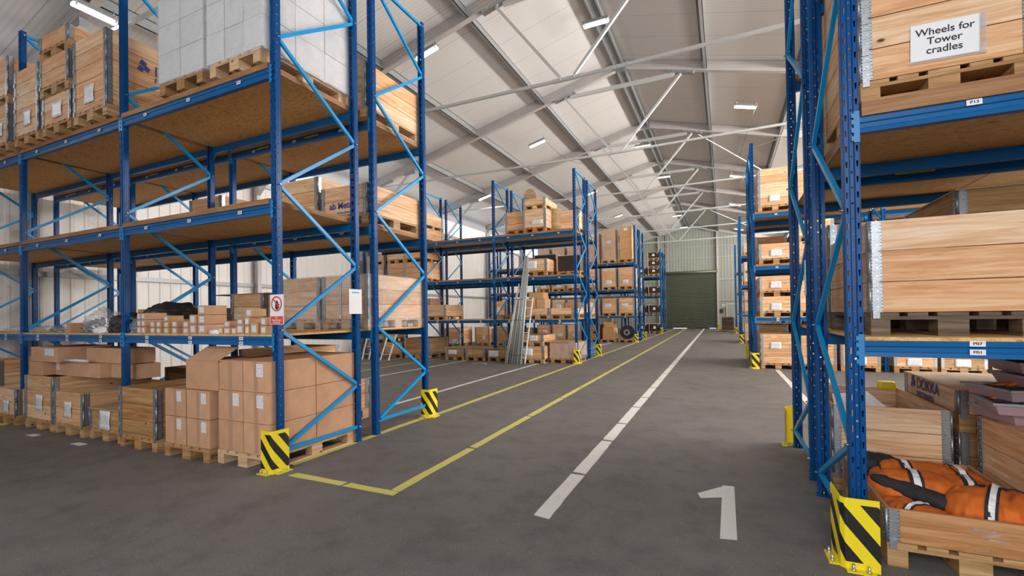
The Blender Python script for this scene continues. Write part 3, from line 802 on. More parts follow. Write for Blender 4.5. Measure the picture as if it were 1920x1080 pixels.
RK['R4'] = rack('farthest right blue pallet rack by the grey wrapped load', XB, 34.62, 2, 1, False, zz=1, plates=False)

# column guards
def guard():
    b = MB(); t = .006; H = .42
    # L plate: front leg along x, bent corner, side leg along y
    pts = [(-.155, .0), (-.02, .0), (.0, .02), (.012, .19)]
    n = len(b.v)
    for z in (0, H):
        for k, (x, y) in enumerate(pts): b.v.append((x, y, z))
        for k, (x, y) in enumerate(pts): b.v.append((x-(t if k > 1 else 0), y+t, z))
    k = 4
    for i in range(3):
        b.face([n+i, n+i+1, n+8+i+1, n+8+i], 'hazard_stripes'); b.face([n+4+i+1, n+4+i, n+12+i, n+12+i+1], 'yellow_paint')
        b.face([n+8+i, n+8+i+1, n+12+i+1, n+12+i], 'yellow_paint')
    b.face([n, n+4, n+12, n+8], 'yellow_paint'); b.face([n+3, n+7, n+15, n+11], 'yellow_paint')
    return b.mesh('guard')
GUARD = guard()
b = MB()
b.box(-.165, -.02, -.045, .006, 0, .007, 'yellow_paint'); b.box(.0, .055, .03, .20, 0, .007, 'yellow_paint'); GFL = b.finish('flange')
b = MB(); b.tube([(0, 0, 0), (0, 0, .045)], .007, 'bolt_steel', 8); b.tube([(0, 0, .007), (0, 0, .018)], .013, 'bolt_steel', 6); GB = b.finish('bolt')
def place_guard(x, y, label, mirror=False, rz=0):
    t = thing('column_guard', label, 'rack protector', (x, y, 0), rz, 'yellow and black column guards')
    g = inst(GUARD, 'guard_plate', t); f = inst(GFL, 'base_flange', t)
    for p in ((-.13, -.025), (-.055, -.025), (.035, .06), (.035, .16)): inst(GB, 'anchor_bolt', t, (p[0], p[1], 0))
    if mirror: t.scale = (-1, 1, 1)
    return t
place_guard(-4.045, 3.10, 'yellow and black striped steel guard at foot of the nearest left upright, largest on left')
place_guard(-4.035, 5.74, 'striped steel guard at foot of the second left end frame, behind the near striped guard')
place_guard(-4.03, 13.48, 'striped guard at foot of the second left block front upright, right of the wrapped crate')
place_guard(-4.02, 16.12, 'narrow looking yellow guard at rear corner of the second left rack block')
place_guard(-4.03, 23.90, 'striped guard at the front corner of the rack with carton towers')
place_guard(-4.02, 26.45, 'thin yellow guard at rear corner of the rack block with carton towers')
place_guard(-4.03, 34.30, 'small distant striped guard by the rack of black cases')
def guardR(x, y, label, back=False):
    t = place_guard(x, y, label); 
    for c in list(t.children):
        if c.name.startswith('guard_plate'): c.data = GUARD_R
        else: c.location.x = -c.location.x; 
        if c.name.startswith('base_flange'): c.scale = (-1, 1, 1)
    if back: t.rotation_euler = (0, 0, -PI/2)
    return t
def guard_r():
    b = MB(); t = .006; H = .42; w = .19
    pts = [(.19, .0), (.02, .0), (.0, .02), (-.02, .17)]
    n = 0
    for z in (0, H):
        for k, (x, y) in enumerate(pts): b.v.append((x, y, z + (.03 if (z and k == 3) else 0)))
        for k, (x, y) in enumerate(pts): b.v.append((x+(t if k > 1 else 0), y+t, z + (.03 if (z and k == 3) else 0)))
    for i in range(3):
        b.face([n+i, n+i+1, n+8+i+1, n+8+i], 'hazard_stripes_back'); b.face([n+4+i+1, n+4+i, n+12+i, n+12+i+1], 'yellow_paint')
        b.face([n+8+i, n+8+i+1, n+12+i+1, n+12+i], 'yellow_paint')
    b.face([n, n+4, n+12, n+8], 'yellow_paint'); b.face([n+3, n+7, n+15, n+11], 'yellow_paint')
    return b.mesh('guard_r')
GUARD_R = guard_r()
guardR(.605, 3.31, 'large striped guard at foot of nearest right upright, lower right of the photo')
guardR(.61, 6.18, 'plain looking yellow guard at rear corner of the nearest right racks', back=True)
guardR(.62, 13.66, 'striped guard at foot of the second right rack front upright')
guardR(.60, 16.60, 'thin yellow guard at rear corner of the second right racks', back=True)
guardR(.62, 24.05, 'small striped guard at foot of the third right rack')
guardR(.62, 34.45, 'tiny striped guard at foot of the farthest right rack')
t = place_guard(-.42, YB-.45, 'far striped guard beside the roller door guide rail')

# ------------------------------------------------------------------ pallets, collar crates, cartons
CH = .194
def pallet_mesh(mat):
    def mk():
        b = MB()
        for x in (-.35, 0, .35): b.box(x-.05 if x else -.0725, x+.05 if x else .0725, -.6, .6, 0, .020, mat)
        for x in (-.35, 0, .35):
            w = .05 if x else .0725
            for y in (-.5275, 0, .5275): b.box(x-w, x+w, y-.0725, y+.0725, .020, .100, mat)
        for y in (-.5275, 0, .5275): b.box(-.4, .4, y-.0725, y+.0725, .100, .121, mat)
        for x, w in ((-.3275, .0725), (-.165, .05), (0, .0725), (.165, .05), (.3275, .0725)): b.box(x-w, x+w, -.6, .6, .121, .144, mat)
        return b.finish('pallet', bevel=.0025)
    return cached(('pal', mat), mk)
def collar_mesh(w, d, h, mat, far):
    def mk():
        b = MB(); t = .020; g = .003
        z0, z1 = .004, h-.002
        b.box(-w/2, w/2, -d/2, -d/2+t, z0, z1, mat); b.box(-w/2, w/2, d/2-t, d/2, z0, z1, mat)
        b.box(-w/2, -w/2+t, -d/2+t, d/2-t, z0, z1, mat); b.box(w/2-t, w/2, -d/2+t, d/2-t, z0, z1, mat)
        if far:
            for sx in (-1, 1):
                for sy in (-1, 1):
                    x = sx*w/2; y = sy*d/2
                    b.box(min(x, x-sx*.055), max(x, x-sx*.055), min(y, y+sy*.004), max(y, y+sy*.004), .004, h-.004, 'galvanised')
                    b.box(min(x, x+sx*.004), max(x, x+sx*.004), min(y+sy*.004, y-sy*.055), max(y+sy*.004, y-sy*.055), .004, h-.004, 'galvanised')
        return b.finish('collar', bevel=0)
    return cached(('collar', w, d, round(h, 3), mat, far), mk)
def hinge_mesh(h=CH):
    """galvanised corner hinge, corner at origin, plates along +x (front) and +y (side)"""
    def mk():
        b = MB(); b.box(.006, .062, -.005, 0, .004, h-.004, 'galvanised'); b.box(-.005, 0, .006, .062, .004, h-.004, 'galvanised')
        b.tube([(0, 0, .0), (0, 0, h)], .0085, 'galvanised', 8)
        n = 4
        for i in range(n):
            z = .022+i*(h-.044)/(n-1)
            b.box(.010, .056, -.0075, -.005, z-.003, z+.003, 'galvanised')
            b.box(-.0075, -.005, .010, .056, z-.003, z+.003, 'galvanised')
            b.tube([(.035, -.005, z+.016), (.035, -.010, z+.016)], .006, 'bolt_steel', 6); b.tube([(-.005, .035, z+.016), (-.010, .035, z+.016)], .006, 'bolt_steel', 6)
        for k in range(9):
            z = .012+k*(h-.024)/8
            b.box(.0045, .011, -.0095, -.004, z-.0018, z+.0018, 'dark_gap'); b.box(-.0095, -.004, .0045, .011, z-.0018, z+.0018, 'dark_gap')
            b.box(.052, .0625, -.0056, -.004, z-.0015, z+.0015, 'dark_gap')
        b.box(.0085, .0100, -.0056, -.004, .004, h-.004, 'dark_gap'); b.box(-.0056, -.004, .0085, .0100, .004, h-.004, 'dark_gap')
        b.box(.010, .045, -.012, -.005, -.035, .02, 'galvanised')
        return b.finish('hinge')
    return cached(('hinge', round(h, 3)), mk)
def lid_mesh(w, d, mat, t=.012):
    def mk():
        b = MB(); b.box(-w/2-.01, w/2+.01, -d/2-.01, d/2+.01, 0, t, mat); return b.finish('lid')
    return cached(('lid', w, d, mat, t), mk)
def sheet_mesh(w, h):
    def mk():
        b = MB(); nx, nz = 6, 5; V = {}
        for i in range(nx+1):
            for j in range(nz+1):
                x = -w/2+w*i/nx; z = -h/2+h*j/nz
                y = -.004-.004*math.sin(i*1.9+j*1.3)-.003*(j == 0)
                V[i, j] = len(b.v); b.v.append((x, y, z))
        for i in range(nx):
            for j in range(nz): b.face([V[i, j], V[i+1, j], V[i+1, j+1], V[i, j+1]], 'paper_sheet', True)
        me = b.mesh('sheet'); bm = bmesh.new(); bm.from_mesh(me); bmesh.ops.solidify(bm, geom=list(bm.faces), thickness=.0012); bm.to_mesh(me); bm.free()
        return me
    return cached(('sheet', w, h), mk)
ORD = ['first', 'second', 'third', 'fourth', 'fifth', 'sixth', 'seventh', 'eighth', 'ninth']
NUM = {0: 'lidded', 1: 'one-collar', 2: 'two-collar', 3: 'three-collar', 4: 'four-collar', 5: 'five-collar', 6: 'six-collar'}
USED = set()
def crate(x, y, z, n, label, w=.8, d=1.2, mat='pine', pal='pallet_wood', sign=None, lid=None, far=False, rz=0, group=None, h=CH, bottom_sign=True, hinges='all'):
    """pallet with n hinged collars. x = middle, y = front face, z = what it stands on"""
    assert label not in USED, label
    USED.add(label)
    t = thing('pallet_crate', label, 'crate', (x, y+d/2, z), rz, group)
    p = inst(pallet_mesh(pal), 'pallet', t)
    if (w, d) != (.8, 1.2): p.scale = (w/.8, d/1.2, 1)
    for k in range(n):
        c = inst(collar_mesh(w-.004, d-.004, h, mat, far), 'collar', t, (0, 0, .144+k*h))
        if not far:
            hm = hinge_mesh(h)
            hs = [(-w/2, -d/2, 1, 1), (w/2, -d/2, -1, 1), (w/2, d/2, -1, -1), (-w/2, d/2, 1, -1)]
            if hinges == 'front': hs = hs[:2] + [hs[2] if x < 0 else hs[3]]
            for (hx, hy, sx, sy) in hs:
                o = inst(hm, 'hinge', c, (hx, hy, 0)); o.scale = (sx, sy, 1)
    top = .144+n*h
    if sign:
        sw, sh, sx, sz = sign
        inst(sheet_mesh(sw, sh), 'paper_sign', t, (sx, -d/2-.006, .144+sz))
    if lid: inst(lid_mesh(w, d, lid), 'lid', t, (0, 0, top))
    return t
def pallet_thing(x, y, z, label, pal='pallet_wood', rz=0, group=None):
    me = pallet_mesh(pal); o = inst(me, 'wooden_pallet', None, (x, y+.6 if not rz else y, z), rz)
    return tag(o, label, 'pallet', group)

def carton_mesh(w, d, h, mat):
    def mk():
        b = MB(); b.box(-w/2+.002, w/2-.002, 0, d, 0.001, h-.001, mat); return b.finish('carton', bevel=.004)
    return cached(('carton', round(w, 3), round(d, 3), round(h, 3), mat), mk)
def small_sheet(w, h):
    def mk():
        b = MB(); b.box(-w/2, w/2, -.0015, 0, -h/2, h/2, 'paper_sheet'); return b.finish('label')
    return cached(('label', round(w, 3), round(h, 3)), mk)
def carton(x, y, z, w, d, h, label, mat='cardboard', tape=True, lab=None, group=None, parent=None, rz=0, tapew=.05):
    me = carton_mesh(w, d, h, mat)
    o = inst(me, 'cardboard_box' if not parent else 'carton', parent, (x, y, z), rz)
    if not parent:
        assert label not in USED, label
        USED.add(label); tag(o, label, 'box', group)
    if tape:
        tm = cached(('tape', round(w, 3), round(d, 3), round(h, 3), tapew), lambda: (lambda b: (b.box(-tapew/2, tapew/2, -.0012, 0, .01, h-.004, 'tape'), b.box(-tapew/2, tapew/2, 0, d, h-.001, h+.0004, 'tape'), b.finish('tape'))[-1])(MB()))
        inst(tm, 'packing_tape', o)
    if lab:
        lw, lh, lx, lz = lab
        inst(small_sheet(lw, lh), 'address_label', o, (lx, -.001, lz))
    return o

def slot(side, k):
    """x of the middle of pallet place k counted from the aisle"""
    bay, i = divmod(k, 3)
    off = (.50, 1.37, 2.25)[i] + 2.8*bay
    return XA-off if side < 0 else XB+off+.07
LEVZ = {0: 0.0, 1: 1.367, 2: 2.755, 3: 4.150}
LEVN = {0: 'floor under', 1: 'lower shelf of', 2: 'middle shelf of', 3: 'top shelf of'}
RN = {'A': 'nearest left rack', 'B': 'rack behind nearest left rack', 'C': 'second left rack', 'D': 'rack behind second left rack', 'E': 'third left rack', 'F': 'rack behind third left rack',
      'G': 'farthest left rack', 'H': 'rack behind farthest left rack', 'R': 'nearest right rack', 'S': 'rack behind nearest right rack', 'R2': 'second right rack', 'S2': 'rack behind second right rack',
      'R3': 'third right rack', 'S3': 'rack behind third right rack', 'R4': 'farthest right rack'}
RY = {'A': 3.21, 'B': 4.64, 'C': 13.61, 'D': 15.06, 'E': 24.01, 'F': 25.48, 'G': 34.41, 'H': 35.88, 'R': 3.40, 'S': 4.88, 'R2': 13.80, 'S2': 15.26, 'R3': 24.20, 'S3': 25.66, 'R4': 34.60}
SG = (.24, .16, -.02, .17)
def rc(row, lev, k, n, look=None, dz=0, dx=0, dy=0, extra='', **kw):
    """crate in a rack place, labelled by where it stands"""
    side = -1 if row in 'ABCDEFGH' else 1
    look = look or (NUM[n]+' pine crate')
    lab = f'{look}, {ORD[k]} from aisle, {LEVN[lev]} {RN[row]}{extra}'
    return crate(slot(side, k)+dx, RY[row]+dy, LEVZ[lev]+dz, n, lab, **kw)

# ---- nearest left rack A, floor
yA = 3.10
crate(-6.36, yA, 0, 3, 'old dark three-collar crate on floor between the low sign crate and stacked brown boxes', w=.78, mat='old_pine', hinges='front')
P1 = pallet_thing(-5.40, 3.09, 0, 'oval-stamped pallet under the left column of stacked brown boxes', 'pallet_wood')
P2 = pallet_thing(-4.55, 3.15, 0, 'pallet under the big brown boxes behind the nearest striped guard', 'pale_pallet')
lo = text_mesh('EPAL', .042, 'black_ink', bold=.0006)
e = inst(lo, 'brand_mark', P1, (.4008, -.5275, .061), PI/2)
b = MB()
for i in range(20):
    a0 = 2*PI*i/20; a1 = 2*PI*(i+1)/20
    b.quad([(math.cos(a)*r*1.75, -.0008, math.sin(a)*r) for a, r in ((a0, .029), (a1, .029), (a1, .033), (a0, .033))], 'black_ink')
inst(b.mesh('oval'), 'brand_oval', P1, (.4002, -.5275, .061), PI/2)
bw, bd, bh = .385, .58, .31
GRP = 'big brown cartons stacked at the nearest upright'
for lay in range(2):
    for i in range(2):
        for j in range(2):
            x = -5.40+(-.21+i*.41); y = 3.10+j*.6
            pos = ('bottom' if lay == 0 else 'upper')+' row, '+('left' if i == 0 else 'right')+(' front' if j == 0 else ' back')
            carton(x, y, .144+lay*bh, .40 if i else .38, bd, bh-.004, f'brown box on the oval-stamped pallet, {pos}', lab=(.085, .115, (.10 if i else .07), .225) if j == 0 else None)
for lay in range(3):
    for i in range(2):
        for j in range(2):
            x = -4.548+(-.20+i*.402); y = 3.16+j*.59
            pos = ('bottom row', 'middle row', 'top row')[lay]+', '+('left' if i == 0 else 'right')+(' front' if j == 0 else ' back')
            lb = None
            if j == 0 and (lay == 1 or (lay == 2 and i == 1)): lb = (.10, .13, .06 if i else .09, .225)
            carton(x, y, .144+lay*.318, .395, bd, .316, f'brown box beside the nearest upright, {pos}', lab=lb, tapew=.06)
# open box on top with raised flap
o = carton(-5.20, 3.14, .144+2*bh, .56, bd, .315, 'open brown box with raised flap atop the stacked brown boxes', tape=False)
b = MB(); b.quad([(-.28, 0, .315), (.28, 0, .315), (.34, .20, .46), (-.20, .20, .46)], 'cardboard'); b.quad([(-.28, .006, .315), (.28, .006, .315), (.34, .206, .457), (-.20, .206, .457)], 'cardboard')
inst(b.mesh('flap'), 'flap', o)
b = MB(); b.quad([(.28, .0, .315), (.28, .58, .315), (.50, .50, .36), (.46, .05, .33)], 'cardboard'); b.quad([(.28, .0, .312), (.28, .58, .312), (.50, .50, .357), (.46, .05, .327)], 'cardboard'); inst(b.mesh('flap'), 'flap', o)
# second bay of A, floor
crate(-8.88, yA+.02, 0, 3, 'three-collar crate with paper sign carrying long brown boxes, by the third upright', w=.84, h=.205, sign=(.21, .22, .02, .24))
crate(-8.05, yA+.02, 0, 2, 'open empty two-collar crate with paper sign, right of the boxes crate', w=.80, h=.215, sign=(.20, .21, -.0, .20))
c3 = crate(-7.19, yA+.05, 0, 1, 'low lidded crate with hanging white paper sign beside the second upright', w=.76, h=.25, mat='old_pine', sign=(.25, .24, .0, .12), lid='plywood')
crate(-9.90, yA, 0, 2, 'floor crate with sign at far left edge, left of the third upright', w=.76, sign=(.2, .18, .05, .12))
crate(-10.85, yA+.1, 0, 4, 'tall open crate at far left edge of the floor', w=.8)
GB_ = 'brown boxes on the three-collar crate'
z = .144+3*.205
carton(-9.05, 3.15, z, .40, 1.0, .195, 'small end box, lower row over the three-collar crate, left', tape=False)
carton(-8.22, 3.28, z, 1.20, .45, .195, 'long brown box with address label, lower row over the three-collar crate', lab=(.1, .10, -.52, .13), tape=False)
carton(-7.29, 3.40, z, .62, .28, .195, 'second long brown box, lower row, behind the second upright', tape=False)
carton(-8.83, 3.16, z+.198, .80, .62, .21, 'wide brown box with white label on top of the boxes over the three-collar crate', lab=(.26, .10, .16, .14), tape=False)
carton(-7.62, 3.36, z+.198, 1.05, .32, .205, 'long closed brown box, upper row, left of the second upright', tape=False)
# wrapped tube lying in front of the upper box
b = MB(); b.tube([(-.32, 0, .03), (.32, .02, .03)], .028, 'clear_film', 10); b.tube([(-.3, 0, .03), (.3, .02, .03)], .018, 'reflective', 8)
tag(inst(b.finish('tube'), 'wrapped_tube', None, (-8.15, 3.22, z+.199)), 'film wrapped tube with barcode lying on the lower long brown box', 'package')

# ---- A, lower shelf: small labelled cartons
z1 = 1.368
small = [(-6.61, .19, .085, 3, 2, .10), (-6.37, .105, .075, 2, 1, .09), (-6.245, .10, .075, 2, 1, .09), (-6.09, .105, .072, 3, 1, .085), (-5.925, .115, .075, 2, 1, .09),
         (-5.71, .115, .072, 2, 1, .09), (-5.575, .135, .11, 2, 1, .085), (-5.41, .155, .108, 3, 1, .09)]
cnt = 0
for (x, w, h, n, m_, d) in small:
    for k in range(n):
        for i in range(m_):
            ww = w/m_; xx = x-w/2+ww*(i+.5)+.06
            lv = ('bottom', 'second', 'third')[k]
            cnt += 1
            if m_ > 1: lb = f'small carton in six-carton stack beside the clear bag, {lv} layer, {"left" if i == 0 else "right"}'
            else: lb = None
            names = {-6.37: 'stack just right of the six small ones', -6.245: 'narrow stack third from left', -6.09: 'three-high narrow stack under an orange box', -5.925: 'low stack left of the red edged labels',
                     -5.71: 'stack with red edged labels', -5.575: 'stack left of the tall three-high one', -5.41: 'tall three-high carton stack'}
            if lb is None: lb = f'small carton, {lv} of the {names[x]}, lower shelf'
            carton(xx, 3.24, z1+k*h, ww-.004, .17 if x not in (-5.41, -6.61) else .24, h-.002, lb, tape=False, lab=(ww*.55, h*.62, 0, h*.5), mat='cardboard_orange' if x in (-6.09,) else 'cardboard')
for i, (x, zz, w, h, lb) in enumerate([(-5.02, 0, .075, .075, 'left end, bottom'), (-4.915, 0, .11, .072, 'second from left, bottom'), (-4.915, .073, .10, .07, 'second from left, upper'), (-4.80, 0, .085, .072, 'third, bottom'), (-4.70, 0, .12, .10, 'middle, plain'),
      (-4.70, .102, .10, .06, 'middle, upper'), (-4.585, 0, .075, .09, 'left of the nearest upright, bottom'), (-4.585, .092, .085, .09, 'left of the nearest upright, second'), (-4.555, .184, .10, .085, 'left of the nearest upright, third'), (-4.475, 0, .12, .12, 'largest label'),
      (-4.33, 0, .10, .09, 'behind the sign, bottom'), (-4.33, .092, .09, .085, 'behind the sign, upper')]):
    carton(x, 3.24, z1+zz, w, .17, h, f'small carton under the hand sign end of lower shelf, {lb}', tape=False, lab=(w*.6, h*.62, 0, h*.5), mat='cardboard' if i % 3 else 'cardboard_orange')
carton(-6.33, 3.55, z1, .42, .3, .17, 'plain orange-brown box behind the narrow carton stacks, lower shelf', mat='cardboard_orange', tape=False)
carton(-8.42, 3.26, z1, .16, .3, .14, 'single small box left of the bag of fittings', tape=False, lab=(.05, .05, -.04, .10))
carton(-7.75, 4.0, z1, .85, .3, .33, 'brown box behind the bag of fittings on lower shelf', tape=False, mat='cardboard_orange')
# crates standing behind them
crate(-8.45, 4.62, z1, 1, 'left one-collar crate on lower shelf of rack behind, right of the black sheeting', w=.78, hinges='front')
crate(-7.57, 4.62, z1, 1, 'right one-collar crate on lower shelf of rack behind, back of the tall carton stack', w=.78, mat='old_pine', hinges='front')
t = crate(-6.53, 4.62, z1, 2, 'knotty two-collar crate with big overhanging lid left of the hand sign', w=.73, hinges='front')
b = MB(); b.box(-.88, .45, -.62, .6, .0, .008, 'plywood'); inst(b.finish('lid'), 'lid', t, (0, 0, .144+2*CH+.001))

# lumpy soft goods
def blob(rx, ry, rz_, mat, amp=.12, fr=6.0, seed=0, flat=True, sub=4, crease=0):
    bm = bmesh.new(); bmesh.ops.create_icosphere(bm, subdivisions=sub, radius=1)
    for v in bm.verts:
        n = v.co.normalized(); s = Vector((seed*3.1, seed*1.7, 0))
        k = 1+amp*noise.noise(n*fr*.5+s)+amp*.6*noise.noise(n*fr*1.3+s)
        if crease: k += crease*abs(noise.noise(Vector((n.x*fr*.4, n.y*2, n.z*fr*2.2))+s))
        z = n.z*rz_*k
        if flat: z = max(z, -rz_*.35)
        v.co = Vector((n.x*rx*k, n.y*ry*k, z + (rz_*.35 if flat else 0)))
    for f in bm.faces: f.smooth = True
    me = bpy.data.meshes.new('blob'); bm.to_mesh(me); bm.free(); me.materials.append(MATS[mat]); return me
t = thing('fitting_bag', 'clear plastic bag full of grey steel fittings on the lower shelf', 'bag', (-8.02, 3.52, z1))
inst(blob(.34, .20, .14, 'galvanised', .35, 16, 1, sub=5), 'steel_fittings', t)
inst(blob(.33, .20, .24, 'clear_film', .25, 7, 2, sub=4), 'plastic_bag', t)
t = thing('fitting_bag', 'pale plastic bag of white fittings beside the black sheeting', 'bag', (-7.62, 3.34, z1))
inst(blob(.15, .1, .07, 'reflective', .35, 14, 4), 'white_fittings', t)
for k, (x, y, w) in enumerate(((-9.3, 3.4, .42), (-8.82, 3.42, .30), (-10.3, 3.45, .5))):
    tag(inst(blob(w, .16, .07, 'clear_film' if k != 1 else 'galvanised', .4, 12, 5+k), 'film_bundle', None, (x, y, z1)),
        ('flat bundle of clear film packs at left of the lower shelf', 'small heap of bagged grey fittings left of the single small box', 'clear film packs at the far left end of the lower shelf')[k], 'bag')
tag(inst(blob(.44, .36, .30, 'black_film', .12, 4, 9, sub=5, crease=.10), 'black_sheeting', None, (-7.02, 3.85, z1)), 'large folded roll of black plastic sheeting behind the second upright', 'sheeting')
tag(inst(blob(.30, .24, .20, 'black_film', .16, 5, 12, sub=5, crease=.12), 'black_sheeting', None, (-7.36, 3.55, z1)), 'smaller crumpled black sheeting left of the second upright', 'sheeting')
tag(inst(blob(.16, .12, .15, 'clear_film', .4, 9, 14), 'film_bundle', None, (-6.78, 3.38, z1)), 'crumpled clear plastic bag between black sheeting and small cartons', 'bag')
tag(inst(blob(.11, .07, .035, 'reflective', .5, 14, 15), 'foil_bag', None, (-5.15, 3.30, z1)), 'small silver foil bag on the lower shelf right of the tall carton stack', 'bag')

# ---- behind, row B
w1 = crate(-5.42, 4.62, z1-.01, 3, 'film wrapped three-collar crate on lower shelf, left one behind the hand sign', w=.78, mat='pine', pal='pale_pallet', hinges='front')
w2 = crate(-4.56, 4.60, z1-.01, 3, 'big film wrapped crate on lower shelf at the end frame, white taped edge', w=.80, mat='pine', pal='pale_pallet', hinges='front')
def wrap(t, w, d, z0, z1_, m='clear_film'):
    b = MB(); b.box(-w/2-.012, w/2+.012, -d/2-.014, d/2+.014, z0, z1_+.01, m); inst(b.finish('wrap', bevel=.01), 'stretch_film', t)
for q, w in ((w1, .78), (w2, .80)):
    wrap(q, w, 1.2, .03, .144+3*CH)
b = MB(); b.box(-.012, .012, -.628, -.62, .16, .70, 'paper_plain'); b.box(-.006, .006, -.63, -.628, .2, .66, 'cyan_ink'); inst(b.finish('strap'), 'packing_strap', w2, (-.06, 0, 0))
crate(-5.35, 4.42, 0, 2, 'pale open crate seen between the two nearest end uprights', w=.78, d=1.04, pal='pale_pallet', h=.23)
rc('B', 0, 3, 1, 'one-collar crate', dz=.0); rc('B', 0, 3, 1, 'upper crate', dz=.144+CH, extra=', upper')
rc('B', 0, 2, 2, 'dim two-collar crate'); 
rc('B', 0, 2, 2, 'upper two-collar crate', dz=.144+2*CH, extra=', upper')
rc('B', 0, 4, 3, 'dark three-collar crate', mat='old_pine')
for k in range(5): pallet_thing(-11.2, 4.7, k*.15, 'empty pallet in dim stack at far left under the rear rack, layer %d' % (k+1)) if k < 1 else None
t = rc('B', 2, 0, 2, 'violet-lettered two-collar crate', hinges='front')
me = text_mesh('ab Metal', .125, 'violet_ink', bold=.003); inst(me, 'printed_text', t, (-.04, -.603, .144+.125))
me = text_mesh('www.abmetal.dk', .05, 'violet_ink'); inst(me, 'printed_text', t, (.05, -.603, .144+.035))
rc('B', 2, 1, 3, 'taller three-collar crate')
t = rc('B', 2, 3, 3, 'open three-collar crate', dx=-.15); 
rc('B', 3, 0, 3, 'sunlit three-collar crate', pal='pale_pallet')
for k in (0, 1): pass

# ---- A, top shelf
def wrapped_cartons(x, y, z, nx, ny, nz, w, d, h, label, mat='cardboard_white', cw=None, pal='pallet_wood', group=None, tape=False, lab=False, film_=True, pal_w=.8):
    t = thing('wrapped_pallet_load', label, 'wrapped cartons', (x, y+.6, z), 0, group)
    p = inst(pallet_mesh(pal), 'pallet', t)
    W = nx*w; D = ny*d
    rnd = random.Random(int(abs(x)*100)+nz)
    for k in range(nz):
        for i in range(nx):
            for j in range(ny):
                if 0 < i < nx-1 and 0 < j < ny-1 and k < nz-1: continue
                carton(-W/2+w*(i+.5)+rnd.uniform(-.004, .004), -D/2+d*j+rnd.uniform(-.003, .003), .146+k*h, w-.008, d-.008, h-.003, '', mat=mat, tape=tape, parent=t,
                       lab=((.2, .14, 0, h*.75) if lab and j == 0 and k == nz-1-(i+int(abs(x))) % 2 else None))
    if film_:
        b = MB(); b.box(-W/2-.015, W/2+.015, -D/2-.015, D/2+.015, .11, .16+nz*h, 'clear_film'); inst(b.finish('film', bevel=.02), 'stretch_film', t)
    return t
wrapped_cartons(-5.57, 3.16, LEVZ[3], 2, 3, 4, .42, .40, .33, 'left pallet of white film wrapped cartons on top shelf of the nearest left rack')
wrapped_cartons(-4.64, 3.16, LEVZ[3]+.0, 3, 3, 4, .305, .40, .33, 'right pallet of white film wrapped cartons on top shelf at the nearest left upright', pal='pale_pallet')
DK = crate(-7.47, 3.13, LEVZ[3], 5, 'tall five-collar crate with printed logo, left of the white wrapped cartons', w=.82, sign=(.24, .24, .0, .20))
def dokka(parent, x, y, z, rz, s):
    me = cached(('dk', s), lambda: text_mesh('DOKKA', .17*s, 'blue_ink', bold=.0005, align='LEFT')); inst(me, 'printed_text', parent, (x, y, z), rz)
    me = cached(('dk2', s), lambda: text_mesh('FASTENERS', .083*s, 'blue_ink', bold=.0004, align='LEFT', squash=1.12)); inst(me, 'printed_text', parent, (x, y, z-.115*s), rz)
    b = MB()
    for (px, pz, r) in ((-.10, .045, .045), (-.06, -.01, .04), (-.125, -.03, .04)):
        n = 4
        b.quad([(s*(px+r*math.cos(a)), -.0008, s*(pz+r*1.1*math.sin(a))) for a in (0.3, 1.9, 3.4, 5.0)], 'blue_ink')
    inst(b.mesh('logo'), 'printed_logo', parent, (x-.02*math.cos(rz)*s, y-.02*math.sin(rz)*s, z), rz)
dokka(DK, .412, -.06, .144+3.35*CH, PI/2, 1.1)
c = crate(-8.36, 3.13, LEVZ[3], 2, 'two-collar crate at bottom of the three stacked on top shelf, with paper sign', w=.80, sign=(.26, .22, .04, .17))
crate(-8.37, 3.11, LEVZ[3]+.144+2*CH, 2, 'two-collar crate in the middle of the three stacked on top shelf', w=.80, pal='old_pine')
crate(-8.37, 3.11, LEVZ[3]+2*(.144+2*CH), 1, 'low crate topping the stack of three, just below the left lamp', w=.80, pal='old_pine')
crate(-9.25, 3.13, LEVZ[3], 5, 'five-collar crate with paper sign between the upright top and the stack of three', w=.76, sign=(.22, .22, .05, .22))
crate(-10.24, 3.13, LEVZ[3], 3, 'lower crate of the pair at the top left edge, with paper sign', w=.80, sign=(.26, .2, .1, .2))
crate(-10.24, 3.13, LEVZ[3]+.144+3*CH, 3, 'upper crate of the pair at the top left edge of the photo', w=.80)
crate(-11.15, 3.13, LEVZ[3], 4, 'four-collar crate cut by the left edge of the photo', w=.8)

# ---- second left block C / D
t = thing('wrapped_crate', 'film wrapped low brown load on pallet behind the guard of the second left rack', 'wrapped load', (-4.55, 14.15, 0))
inst(pallet_mesh('old_pine'), 'pallet', t); carton(0, -.6, .146, .86, 1.2, .48, '', mat='cardboard', tape=False, parent=t); b = MB(); b.box(-.445, .445, -.615, .615, .1, .64, 'clear_film'); inst(b.finish('f', bevel=.02), 'stretch_film', t); b = MB(); b.box(-.5, .5, -.62, .62, .64, .652, 'plywood'); inst(b.finish('lid'), 'cover_board', t, (-.25, 0, 0))
crate(-5.48, 13.22, 0, 2, 'two-collar crate with paper sign on floor right of the leaning ladder', w=.84, sign=(.42, .22, -.15, .20))
crate(-5.50, 13.28, .144+2*CH, 1, 'small crate stacked on the sign crate right of the leaning ladder', w=.80, sign=(.25, .17, .10, .10))
for k, (x, s) in enumerate(((-8.40, (.34, .15, -.08, .12)), (-7.60, None), (-6.75, (.36, .2, -.15, .1)))):
    crate(x, 13.45, 0, 1, ('left', 'middle', 'right')[k]+' of the three low crates under the long sheet on the floor', w=.74, mat='old_pine', pal='old_pine', sign=s, h=.25)
